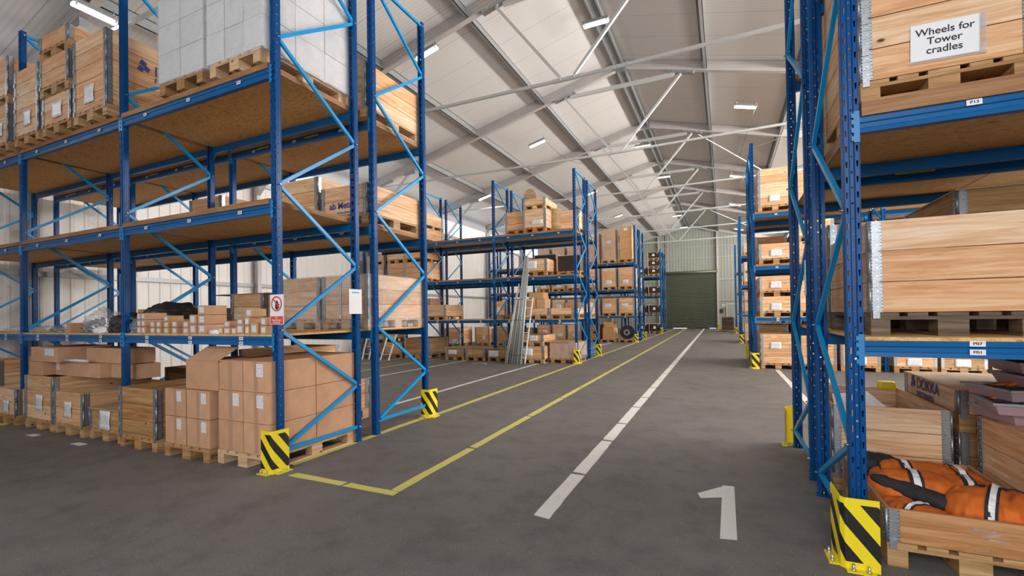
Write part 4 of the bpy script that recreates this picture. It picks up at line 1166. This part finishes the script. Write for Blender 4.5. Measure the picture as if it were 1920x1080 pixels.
b = MB(); b.box(-1.4, 1.3, -.42, .5, 0, .012, 'plywood'); tag(inst(b.finish('sheet'), 'plywood_sheet', None, (-7.55, 14.0, .398)), 'long brown board lying over the three low crates', 'board')
# galvanised tube bundle
t = thing('tube_bundle', 'tall bundle of galvanised tubes tied with wire, leaning on the second left rack', 'tubes', (-5.95, 12.95, 0))
rnd = random.Random(5)
for k in range(30):
    bx = -.26+.52*((k % 10)/9)+rnd.uniform(-.02, .02); by = rnd.uniform(-.12, .12)
    L = rnd.choice([2.6, 3.0, 3.0, 3.35, 3.4]) if k % 10 > 3 else rnd.choice([1.5, 1.8, 2.2, 2.5])
    tx = bx*.5+.16; ty = .60+by*.4
    p = Vector((bx, by, 0)); q = Vector((tx, ty, 3.0)); d = (q-p)/3.0
    b = MB(); b.tube([p, p+d*L], .021, 'tie_steel', 6); inst(b.finish('tube'), 'tube', t)
for zz in (.28, 1.35, 2.0):
    b = MB(); f = zz/3.0; cx = .13*f; cy = .6*f; rx = .31*(1-f*.5); ry = .16*(1-f*.5)
    b.tube([(cx+rx*math.cos(a*PI/8), cy+ry*math.sin(a*PI/8), zz) for a in range(17)], .006, 'black_ink', 5, False); inst(b.finish('tie'), 'tie_wire', t)
# leaning ladder
def ladder(x, y, z, H, w, lean, leanx, label, mat='white_paint', nr=8, rz=0):
    t = thing('ladder', label, 'ladder', (x, y, z), rz)
    for s in (0, 1):
        b = MB(); b.bar((s*w, 0, 0), (s*w+leanx, lean, H), .028, .05, mat, up=(0, 1, 0)); inst(b.finish('stile'), 'stile', t)
    for k in range(nr):
        f = (k+.7)/nr
        b = MB(); b.tube([(leanx*f, lean*f, H*f), (w+leanx*f, lean*f, H*f)], .014, mat, 6); inst(b.finish('rung'), 'rung', t)
ladder(-5.98, 13.05, 0, 2.05, .36, .50, .10, 'white metal ladder leaning between the galvanised tubes and the sign crate')
ladder(-10.9, 12.6, 0, 1.15, .36, .45, .10, 'short white step ladder seen through the nearest end frame', nr=4)
ladder(-11.8, 12.7, 0, 1.6, .3, .4, .1, 'second white ladder at left, partly hidden behind the end upright', nr=6)
t = thing('tube_bundle', 'grey tubes leaning seen between the two nearest end uprights', 'tubes', (-12.0, 13.0, 0))
for k in range(7):
    b = MB(); b.tube([(-.2+k*.07, (k % 3)*.04, 0), (.05+k*.05, .5, 1.25)], .018, 'galvanised', 6); inst(b.finish('tube'), 'tube', t)
# big brown crates seen through the nearest end frame
rc('C', 0, 6, 3, 'long weathered three-collar crate', mat='old_pine', dx=.12, w=1.1)
rc('C', 0, 7, 2, 'two-collar crate', dx=-.1)
rc('C', 0, 8, 2, 'weathered two-collar crate', mat='old_pine')
rc('C', 0, 8, 1, 'one-collar crate', dz=.144+2*CH, extra=', upper')
# C lower shelf
c = crate(-5.40, 13.58, LEVZ[1], 1, 'one-collar crate holding two brown cartons on lower shelf, right of the tubes', w=.84)
carton(-5.62, 13.62, LEVZ[1]+.344, .30, .5, .30, 'left carton in the one-collar crate on lower shelf', tape=False)
carton(-5.29, 13.62, LEVZ[1]+.344, .30, .5, .30, 'right carton in the one-collar crate on lower shelf', tape=False)
carton(-5.46, 13.66, LEVZ[1]+.648, .50, .45, .20, 'long carton lying on top of the two crate cartons', tape=False, mat='cardboard_orange')
pallet_thing(-6.30, 13.6, LEVZ[1], 'empty pallet behind the galvanised tubes on lower shelf')
rc('C', 1, 6, 2, 'brown load')
carton(-9.8, 13.75, LEVZ[1]+.144+2*CH, .5, .6, .25, 'carton on the brown load crate seen through the nearest end frame', tape=False)
rc('C', 1, 5, 2, 'bright side-lit two-collar crate', dx=-.1, dz=0)
rc('C', 1, 0, 1, 'low crate')
# C middle shelf
rc('C', 2, 1, 2, 'two-collar crate with wide paper sign', sign=(.42, .24, -.14, .20), hinges='front', lid='black_ply')
def black_case(x, y, z, w, d, h, label, badge=True, stripe=True, group=None):
    assert label not in USED; USED.add(label)
    t = thing('plywood_case', label, 'case', (x, y+d/2, z), 0, group)
    p = inst(pallet_mesh('pallet_wood'), 'pallet', t); p.scale = (w/.8, d/1.2, 1)
    b = MB(); b.box(-w/2, w/2, -d/2, d/2, .145, .145+h, 'black_ply'); inst(b.finish('body'), 'body', t)
    b = MB(); b.box(-w/2-.004, -w/2+.035, -d/2-.004, -d/2+.03, .145, .145+h, 'pine'); b.box(-w/2, w/2, -d/2-.002, d/2, .145+h, .16+h, 'pine'); inst(b.finish('batten'), 'batten', t)
    if badge:
        b = MB(); s = .10
        b.quad([(-s, -d/2-.003, .145+h*.35), (s, -d/2-.003, .145+h*.35), (s*.9, -d/2-.003, .145+h*.55), (s*.5, -d/2-.003, .145+h*.75), (-s*.5, -d/2-.003, .145+h*.75), (-s*.9, -d/2-.003, .145+h*.55)], 'paper_plain'); inst(b.mesh('badge'), 'white_badge', t)
        b = MB(); b.box(w*.3, w*.3+.06, -d/2-.003, -d/2-.001, .145+h*.8, .145+h*.9, 'paper_plain'); inst(b.finish('dot'), 'corner_label', t)
    return t
black_case(-5.50, 14.60, LEVZ[2], .78, 1.1, .62, 'black plywood case behind the wide-sign crate on middle shelf', badge=False)
black_case(-4.56, 14.25, LEVZ[2], .78, 1.2, .50, 'black plywood case at aisle end of middle shelf, second left rack', badge=False)
rc('C', 2, 7, 3, 'three-collar crate', dx=.1); rc('C', 2, 7, 1, 'low crate', dz=.144+3*CH, dx=.1, extra=', upper')
rc('C', 2, 6, 3, 'three-collar crate', pal='pallet_wood'); rc('C', 2, 6, 1, 'low crate', dz=.144+3*CH, extra=', upper')
rc('C', 2, 8, 3, 'three-collar crate'); rc('C', 2, 8, 1, 'low crate', dz=.144+3*CH, extra=', upper')
# C top shelf
crate(-5.46, 13.60, LEVZ[3], 3, 'three-collar crate with white roll, under the round lid crate, top shelf', w=.78, sign=(.40, .13, .1, .16))
t = crate(-5.46, 13.60, LEVZ[3]+.144+3*CH, 1, 'one-collar crate with a round disc leaning on it, topmost of second left rack', w=.76)
b = MB(); b.box(-.03, .08, -.605, -.59, .03, .09, 'sticker_yellow'); inst(b.finish('yl'), 'yellow_label', t)
b = MB(); b.tube([(0, 0, 0), (0, .05, .02)], .22, 'plywood', 28); b.tube([(0, -.012, 0), (0, .0, .0)], .17, 'old_pine', 28)
tag(inst(b.finish('disc'), 'cable_drum', None, (-5.72, 13.95, LEVZ[3]+.144*2+4*CH+.20)), 'round wooden drum standing on the topmost crate of the second left rack', 'drum')
b = MB(); b.tube([(0, 0, 0), (0, .05, 0)], .05, 'galvanised', 12); b.tube([(0, .02, .05), (.12, .03, .12), (.18, .05, .0)], .008, 'bolt_steel', 5)
tag(inst(b.finish('scrap'), 'metal_fitting', None, (-5.32, 14.0, LEVZ[3]+.144*2+4*CH+.05)), 'small metal fitting beside the round wooden drum', 'fitting')
t = thing('barrel_roll', 'brown cardboard roll behind the top shelf crate of second left rack', 'roll', (-5.02, 14.35, LEVZ[3]))
b = MB(); b.tube([(0, 0, 0), (0, 0, .8)], .22, 'old_pine', 20); inst(b.finish('roll'), 'roll_body', t)
rc('C', 3, 0, 3, 'plain three-collar crate', dy=.7); rc('C', 3, 2, 3, 'shaded three-collar crate', dx=.22, dy=.1)
rc('C', 3, 6, 2, 'sunlit two-collar crate', dx=.1); rc('C', 3, 6, 2, 'upper sunlit crate', dz=.144+2*CH, dx=.1, extra=', upper')
rc('C', 3, 7, 3, 'three-collar crate')
rc('D', 3, 1, 3, 'back-row three-collar crate', dy=.15)
rc('D', 1, 0, 2, 'back-row two-collar crate')

# ---- third block E / F (plain copies, too small for hinge parts)
for k in range(3): rc('E', 1, k, 4, far=True, sign=(.34, .17, -.08, .40))
for k in range(3): rc('E', 2, k, 5, far=True, sign=(.30, .20, -.02, .22))
for k in range(3): rc('F', 2, k, 3, far=True); rc('F', 1, k, 2, far=True)
for k in (3, 4, 5): rc('E', 2, k, 1, far=True, sign=(.30, .13, 0, .11)); rc('E', 0, k, 4, far=True, sign=(.28, .16, .05, .2 if k != 5 else .4)); rc('E', 1, k, 4, far=True, sign=(.3, .2, 0, .4))
for k in (6, 7, 8): rc('E', 1, k, 4, far=True, sign=(.2, .3, 0, .3), mat='pine')
for k in (6, 7, 8): rc('E', 0, k, 3, far=True, mat='old_pine')
for k, (nz, tall) in enumerate(((3, .57), (3, .55), (3, .5))):
    wrapped_cartons(slot(-1, k), RY['E'], LEVZ[3], 1, 1, nz, .62, .9, tall, ('tall brown carton tower at aisle end of third left rack, top shelf', 'second tall brown carton tower, film wrapped, third left rack', 'third brown carton tower, half hidden by blue posts, third left rack')[k], mat='cardboard_orange', lab=True, film_=(k > 0))
for k in (3, 4, 5): wrapped_cartons(slot(-1, k), RY['E'], LEVZ[3], 1, 1, 2, .66, 1.1, .45, ('nearest', 'middle', 'farthest')[k-3]+' of the brown wrapped boxes on top shelf of third left rack', mat='cardboard')
# floor of E, first bay: cable drum / tyre and wrapped goods
t = thing('cable_drum', 'black cable drum standing on a pallet under third left rack', 'drum', (-4.62, 24.5, 0))
inst(pallet_mesh('old_pine'), 'pallet', t)
b = MB()
for y in (-.35, -.05): b.tube([(0, y, .50), (0, y+.04, .50)], .35, 'rubber', 32)
b.tube([(0, -.33, .50), (0, -.05, .50)], .24, 'rubber', 24); b.tube([(0, -.365, .50), (0, -.35, .50)], .15, 'rail_steel', 20); b.tube([(0, -.372, .50), (0, -.36, .50)], .09, 'rubber', 20)
inst(b.finish('drum'), 'drum_reel', t)
t = thing('wrapped_pallet_load', 'film wrapped goods left of the black cable drum', 'wrapped load', (-5.55, 24.5, 0)); inst(pallet_mesh('pallet_wood'), 'pallet', t)
inst(blob(.38, .5, .62, 'clear_film', .15, 5, 21), 'stretch_film', t, (0, 0, .15)); carton(0, -.5, .146, .6, .9, .62, '', parent=t, mat='cardboard_orange', tape=False); carton(0, -.45, .77, .5, .7, .28, '', parent=t, mat='cardboard_orange', tape=False)
t = thing('wrapped_pallet_load', 'two stacked low crates in film, third place under third left rack', 'wrapped load', (-6.42, 24.5, 0)); inst(pallet_mesh('pallet_wood'), 'pallet', t)
inst(collar_mesh(.8, 1.2, .30, 'old_pine', True), 'collar', t, (0, 0, .145)); inst(pallet_mesh('pallet_wood'), 'upper_pallet', t, (0, 0, .45)); inst(collar_mesh(.8, 1.2, .30, 'old_pine', True), 'collar', t, (0, 0, .60))

# ---- free standing crates by the left wall beyond the second block
crate(-12.15, 19.3, 0, 4, 'four-collar crate standing free near the left wall beyond the second left rack', w=.8, sign=(.3, .22, .15, .1), rz=.0)
crate(-11.0, 20.2, 0, 4, 'second free-standing four-collar crate right of the one near the left wall', w=.8, sign=(.16, .2, .1, .25), rz=.0)
crate(-9.9, 20.4, 0, 4, 'third free-standing dark crate behind the second left rack upright', w=.8, mat='old_pine')

# ---- farthest left block G
for lev, (a, hh) in {0: (0, .52), 1: (0, .50), 2: (0, .46)}.items():
    for k in (0, 1):
        black_case(slot(-1, k), RY['G'], LEVZ[lev], .78, 1.1, hh, f'black plywood case with white badge, {ORD[k]} from aisle, {LEVN[lev]} farthest left rack')
for j, zz in enumerate((0, .57, 1.14)):
    black_case(slot(-1, 0), RY['G'], LEVZ[3]+zz, .78, 1.1, .40, ('bottom', 'middle', 'top')[j]+' black case of the three stacked on top of farthest left rack')
black_case(slot(-1, 1), RY['G'], LEVZ[3], .78, 1.1, .45, 'black case beside the three stacked black cases, top shelf')

# ---- nearest right rack R / S
OC = crate(1.26, 3.45, 0, 1, 'open one-collar crate full of orange bags at lower right corner', w=.80, d=1.16, mat='red_pine', pal='pallet_wood', h=.20)
crate(1.21, 4.72, 0, 3, 'three-collar crate with wavy grain behind the orange bags crate', w=.78, d=1.24, sign=None)
crate(2.13, 3.45, 0, 3, 'three-collar crate with dark knot at right edge, trays standing on it', w=.84, d=1.14)
crate(2.12, 4.88, 0, 2, 'lower crate under the blue-lettered lidded crate at right edge', w=.84, mat='old_pine')
DK2 = crate(2.12, 4.88, .144+2*CH, 1, 'one-collar crate with blue lettering and plywood lid, behind the trays', w=.84, lid='plywood')
dokka(DK2, -.424, .28, .144+.128, -PI/2, .86)
# paper inside the wavy grain crate, yellow plastic clamp on its rim
b = MB(); b.quad([(-.3, -.2, .0), (.1, -.25, .02), (.05, .2, .10), (-.25, .2, .06)], 'paper_plain'); b.quad([(-.3, -.2, -.003), (.1, -.25, .017), (.05, .2, .097), (-.25, .2, .057)], 'paper_plain')
tag(inst(b.mesh('paper'), 'paper_pile', None, (1.25, 5.55, .60)), 'loose white paper inside the wavy grain crate', 'paper')
b = MB(); b.box(-.075, .075, -.045, .045, 0, .09, 'yellow_paint'); tag(inst(b.finish('cap', bevel=.03), 'yellow_cap', None, (1.50, 5.93, .70)), 'yellow plastic cap on the back corner of the wavy grain crate', 'cap')
WH = crate(1.19, 3.50, 2.797, 6, 'tall crate signed Wheels for Tower cradles on the upper right shelf', w=.80)
b = MB(); b.box(-.155, .155, -.003, 0, -.108, .108, 'paper_plain'); sg = inst(b.finish('sheet'), 'paper_sign', WH, (.0, -.610, .144+.165), rot=(0, .02, 0))
me = text_mesh('Wheels for\nTower\ncradles', .058, 'black_ink', bold=.0006); inst(me, 'printed_text', sg, (0, -.004, .0))
b = MB(); b.box(.150, .185, -.004, -.002, -.118, .118, 'clear_film'); b.box(-.165, .185, -.004, -.002, -.120, -.106, 'clear_film'); inst(b.finish('pouch'), 'plastic_pouch', sg)
BG = crate(1.24, 3.60, LEVZ[1], 3, 'big bright three-collar crate on dark weathered pallet, right edge of photo', w=.80, pal='grey_pallet')
crate(2.16, 3.50, LEVZ[1], 3, 'crate right of the big bright crate, mostly outside the photo', w=.8, pal='grey_pallet')
rc('S', 1, 0, 4, 'side-lit four-collar crate', pal='grey_pallet'); rc('S', 1, 1, 5, 'dark tall lidded crate', lid='plywood', mat='old_pine'); rc('S', 1, 2, 3, 'dark crate', mat='old_pine')
rc('S', 2, 0, 5, 'five-collar crate'); rc('S', 2, 1, 3)
rc('R', 2, 1, 4, 'four-collar crate', dz=.045)
for k in (0, 1): rc('S', 3, k, 3)
# number plates on the near beams
def near_plate(x, z, s):
    t_ = RK['R']; b = MB(); b.box(-.034, .034, -.003, 0, -.016, .016, 'paper_plain'); o = inst(b.finish('plate', bevel=.0015), 'number_plate', t_, (x-XB, -.010, z)); me = text_mesh(s, .021, 'black_ink', bold=.0004, squash=1.25); inst(me, 'plate_text', o, (0, -.004, 0))
near_plate(1.274, 1.334, 'P07'); near_plate(1.274, 1.286, 'P01'); near_plate(1.285, 2.682, 'P13')
# tray stack on the knotty crate
def tray(L, w, h, label, loc, rz):
    t = thing('plastic_tray', label, 'tray', loc, rz, 'pinkish plastic trays stacked on the knotty crate')
    b = MB()
    def ring(ins, z): return [(-L/2+ins, -w/2+ins, z), (L/2-ins, -w/2+ins, z), (L/2-ins, w/2-ins, z), (-L/2+ins, w/2-ins, z)]
    R0 = ring(.03, 0); R1 = ring(0, h); R2 = ring(.012, h); R3 = ring(.035, .008)
    n = len(b.v); b.v += R0+R1+R2+R3
    for a in (0, 4, 8):
        for i in range(4): b.face([n+a+i, n+a+(i+1) % 4, n+a+4+(i+1) % 4, n+a+4+i], 'tray_plastic')
    b.face([n+3, n+2, n+1, n], 'tray_plastic'); b.face([n+12, n+13, n+14, n+15], 'tray_plastic')
    inst(b.finish('tray', bevel=.008), 'tray_body', t)
    b = MB(); 
    for (x0, x1, y0, y1) in ((-L/2-.008, L/2+.008, -w/2-.008, -w/2+.012), (-L/2-.008, L/2+.008, w/2-.012, w/2+.008), (-L/2-.008, -L/2+.012, -w/2, w/2), (L/2-.012, L/2+.008, -w/2, w/2)): b.box(x0, x1, y0, y1, h-.012, h+.003, 'tray_rim')
    inst(b.finish('rim'), 'rim', t)
    inst(blob(L*.42, w*.40, .028, 'black_cloth', .3, 9, rz*9), 'black_harness', t, (0, 0, h-.02)); inst(blob(L*.38, w*.28, .026, 'orange_cloth', .4, 9, rz*17), 'orange_webbing', t, (.02, .02, h-.008))
for i, (x, y, z, rz) in enumerate(((2.00, 4.445, .736, .15), (1.935, 4.31, .815, -.09), (1.963, 4.452, .895, .24), (2.12, 4.47, .98, .1), (2.125, 4.54, 1.068, .02))):
    tray(.60, .43, .080, 'pink-grey plastic tray of black and orange straps, %s of the stack' % ('lowest', 'second', 'third', 'fourth', 'topmost')[i], (x, y, z), rz)

# orange bags in the open crate
def bag(L, r1, r2, mat, amp=.13, seed=0, nu=40, nv=56, bend=0.0):
    """soft duffel along x with rounded ends; returns surface function too"""
    def P(u, v, off=0):
        s = v*2-1; k = (1-abs(s)**4)**.5 if abs(s) < 1 else 0
        a = 2*PI*u; ca, sa = math.cos(a), math.sin(a)
        ca_ = math.copysign(abs(ca)**.8, ca); sa_ = math.copysign(abs(sa)**.8, sa)
        w = 1+amp*1.3*noise.noise(Vector((s*2.2+seed, ca*1.1, sa*1.1)))+amp*.9*noise.noise(Vector((s*8+seed, ca*2.5, sa*2.5)))-amp*.5*abs(noise.noise(Vector((s*11+seed, ca*5, sa*3))))
        y = ca_*(r1*k*w+off); z = sa_*(r2*k*w+off)
        return Vector((s*L/2, y+bend*s*s, max(z, -r2*.75)+r2*.75))
    b = MB(); V = {}
    for j in range(nv+1):
        for i in range(nu): V[i, j] = len(b.v); b.v.append(tuple(P(i/nu, min(max(j/nv, .001), .999))))
    for j in range(nv):
        for i in range(nu): b.face([V[i, j], V[(i+1) % nu, j], V[(i+1) % nu, j+1], V[i, j+1]], mat, True)
    b.face([V[i, 0] for i in range(nu)], mat); b.face([V[i, nv] for i in reversed(range(nu))], mat)
    return b.finish('bag'), P
def strap(P, v0, v1, mat, off, u0=0.0, u1=1.0, n=28):
    b = MB(); prev = None
    for i in range(n+1):
        u = u0+(u1-u0)*i/n
        c = (P(u, v0, off), P(u, v1, off), P(u, v1, off-.004), P(u, v0, off-.004))
        if prev: b.quad([prev[0], prev[1], c[1], c[0]], mat); b.quad([prev[3], c[3], c[2], prev[2]], mat); b.quad([prev[0], c[0], c[3], prev[3]], mat); b.quad([prev[1], prev[2], c[2], c[1]], mat)
        prev = c
    return b.mesh('strap')
def orange_bag(loc, rz, L, r1, r2, straps, label, seed, tilt=0, bend=0, ends=None):
    t = thing('duffel_bag', label, 'bag', loc, rz, None)
    t.rotation_euler = (tilt, 0, rz)
    me, P = bag(L, r1, r2, 'orange_cloth', seed=seed, bend=bend); inst(me, 'bag_body', t)
    for v in straps:
        inst(strap(P, v-.050, v+.050, 'black_cloth', .006), 'black_strap', t); inst(strap(P, v-.022, v+.026, 'reflective', .010, .12, .55), 'reflective_band', t)
    if ends:
        for v0, v1 in ends: inst(strap(P, v0, v1, 'black_cloth', .007), 'black_end', t)
    return t
orange_bag((1.30, 4.30, .17), -.03, .68, .16, .135, (.32, .76), 'rear orange bag with two white reflective bands in the open crate', 1.0, ends=[(.001, .10)])
orange_bag((1.25, 3.98, .18), -.12, .74, .175, .14, (.36, .72), 'middle orange bag under the black padded strap in the open crate', 2.3, ends=[])
orange_bag((1.49, 3.70, .19), -.45, .56, .20, .14, (.42,), 'front right orange bag with one grey reflective band', 3.7)
orange_bag((1.06, 3.68, .155), -.9, .42, .12, .09, (.55,), 'small orange bag at front left corner under the black flap', 5.1)
me, P = bag(.66, .055, .045, 'black_cloth', seed=8); tag(inst(me, 'black_flap', None, (1.17, 3.80, .29), rot=(0, .14, -.60)), 'long black padded strap across the orange bags', 'strap')
me, P = bag(.30, .11, .07, 'black_cloth', seed=9); tag(inst(me, 'black_flap', None, (1.03, 4.40, .30), rot=(0, 0, .3)), 'black bag end at the back left of the open crate', 'strap')
me, P = bag(.34, .06, .045, 'black_cloth', seed=4); tag(inst(me, 'black_flap', None, (1.50, 3.86, .335), rot=(0, 0, -.1)), 'black handle strap between the middle and front right orange bags', 'strap')
me, P = bag(.10, .03, .03, 'orange_cloth', seed=4); tag(inst(me, 'orange_tag', None, (1.33, 3.78, .37), rot=(0, 0, -.1)), 'small bright orange tab in the middle of the bags', 'tab')
me = text_mesh('PERSONNEL', .035, 'black_ink'); bpy.data.meshes.remove(me)
# torn tape on the front board
b = MB(); rnd = random.Random(3)
for k in range(9):
    x = rnd.uniform(-.1, .22); z = rnd.uniform(.02, .16); a = rnd.uniform(-.6, .6); l = rnd.uniform(.04, .12)
    b.bar((x, -.0, z), (x+l*math.cos(a), -.0, z+l*math.sin(a)*.5), .003, rnd.uniform(.004, .016), 'clear_film', up=(0, 0, 1))
inst(b.finish('tape'), 'torn_tape', OC, (.08, -.584, .144))

# ---- second right block and beyond
SGN = (.26, .17, -.03, .20)
rc('R2', 0, 0, 4, sign=(.25, .17, -.06, .47), hinges='front')
for k in (1, 2, 3, 4, 5): rc('R2', 0, k, 2 if k > 2 else 4, sign=(.28, .17, -.02, .12), mat='old_pine' if k == 4 else 'pine', far=True)
rc('R2', 1, 0, 2, sign=(.25, .17, -.03, .12), hinges='front'); rc('R2', 1, 0, 2, 'upper two-collar crate', dz=.144+2*CH, sign=(.26, .17, -.03, .16), hinges='front', extra=', upper')
rc('R2', 1, 1, 4, far=True); rc('R2', 1, 2, 4, far=True)
rc('R2', 2, 0, 2, 'knotty two-collar crate', sign=(.27, .17, -.01, .14), hinges='front'); rc('R2', 2, 1, 2, far=True); rc('R2', 2, 1, 2, 'upper crate', far=True, dz=.144+2*CH, extra=', upper'); rc('R2', 2, 2, 3, far=True)
rc('S2', 2, 0, 4, 'pale back-row crate', far=True); rc('S2', 2, 1, 4, 'pale back-row crate', far=True); rc('S2', 2, 2, 4, 'pale back-row crate', far=True)
rc('R2', 3, 0, 5, 'five-collar crate with paper sign', sign=(.25, .16, -.02, .18), hinges='front'); rc('R2', 3, 1, 4, far=True); rc('R2', 3, 2, 4, far=True)
for k in (0, 1): rc('S2', 0, k, 5, far=True, mat='old_pine'); rc('S2', 1, k, 3, far=True)
for k in (0, 1):
    rc('R3', 0, k, 4, far=True)
    for lev, nn in ((1, 2), (2, 2)):
        rc('R3', lev, k, nn, far=True); rc('R3', lev, k, nn, 'upper crate', far=True, dz=.144+nn*CH, extra=', upper')
    rc('R3', 3, k, 2, far=True) 
    rc('R4', 0, k, 3, far=True); rc('R4', 1, k, 3, far=True); rc('R4', 2, k, 3, far=True)
# grey wrapped load and things at the far wall
t = thing('stacked_pallet_load', 'grey brown stacked load on a pallet at the far end, right of roller door', 'stacked load', (.20, 37.9, 0)); p = inst(pallet_mesh('pallet_wood'), 'pallet', t); p.scale = (1.25, 1, 1)
for k in range(6):
    b = MB(); b.box(-.40, .40, -.5, .5, .146+k*.155, .146+(k+1)*.155-.01, 'grey_pallet'); inst(b.finish('layer'), 'layer', t)
b = MB(); b.box(-.13, .13, -.12, 0, -.18, .18, 'switchgear'); tag(inst(b.finish('box', bevel=.02), 'control_box', None, (-.22, YB-.03, 1.55)), 'black door control box on far wall right of the roller door', 'control box')
b = MB(); b.box(-.14, .14, -.01, 0, -.1, .1, 'paper_plain'); b.box(-.08, .10, -.012, -.01, -.06, .05, 'wall_dimmed'); tag(inst(b.finish('sign'), 'wall_sign', None, (-.02, YB-.03, 2.0)), 'small white sign on far wall above the black control box', 'sign')

# ---- signs on the nearest uprights
t = thing('prohibition_sign', 'white and red no touching hand sign on the nearest left upright', 'sign', (-4.093, 3.215, 1.62))
b = MB(); b.box(-.098, .098, -.004, 0, -.152, .152, 'paper_plain'); inst(b.finish('board', bevel=.0015), 'sign_board', t)
b = MB(); b.box(-.090, .090, -.006, -.004, -.146, -.068, 'red_sign'); inst(b.finish('red'), 'red_panel', t)
b = MB(); c0 = (0, .058)
for i in range(40):
    a0 = 2*PI*i/40; a1 = 2*PI*(i+1)/40
    b.quad([(c0[0]+math.cos(a)*r, -.0085, c0[1]+math.sin(a)*r) for a, r in ((a0, .063), (a1, .063), (a1, .077), (a0, .077))], 'red_sign')
b.bar((-.048, -.0075, .106), (.048, -.0075, .010), .003, .012, 'red_sign', up=(1, 0, 1)); inst(b.mesh('ring'), 'prohibition_ring', t)
b = MB(); 
b.box(-.020, .024, -.0062, -.0045, .012, .052, 'black_ink')
for x, l in ((-.016, .034), (-.005, .042), (.007, .040), (.018, .030)): b.box(x-.004, x+.004, -.0062, -.0045, .05, .05+l, 'black_ink')
b.bar((.022, -.0054, .03), (.040, -.0054, .058), .0016, .009, 'black_ink', up=(1, 0, 0)); b.box(-.015, .018, -.0062, -.0045, .000, .014, 'black_ink'); inst(b.finish('hand'), 'hand_symbol', t)
me = text_mesh('No\nUnauthorised\nPersonnel', .024, 'paper_plain', bold=.0003); inst(me, 'sign_text', t, (0, -.0075, -.107))
t = thing('paper_notice', 'white A4 notice with a blue line on the rear upright of the nearest end frame', 'notice', (-4.093, 4.30, 1.72), PI/2)
b = MB(); b.box(-.105, .105, -.004, 0, -.15, .15, 'paper_plain'); inst(b.finish('sheet'), 'sheet', t); b = MB(); b.box(-.06, .06, -.006, -.004, .105, .118, 'cyan_ink'); inst(b.finish('line'), 'heading_bar', t)
for (x, y, lb) in ((-4.09, 15.0, 'narrow white label strip on the end upright of the second left block'), (-4.09, 25.4, 'small white label strip on the end upright of the third left block')):
    b = MB(); b.box(0, .004, -.03, .03, -.14, .14, 'paper_plain'); tag(inst(b.finish('strip'), 'label_strip', None, (x-.010, 14.755 if y < 20 else 25.155, 1.70)), lb, 'label')
b = MB(); b.box(-.004, 0, -.03, .03, -.16, .16, 'paper_plain'); tag(inst(b.finish('strip'), 'label_strip', None, (.676, 4.94, 1.83)), 'long white label strip on the middle upright of the nearest right racks', 'label')
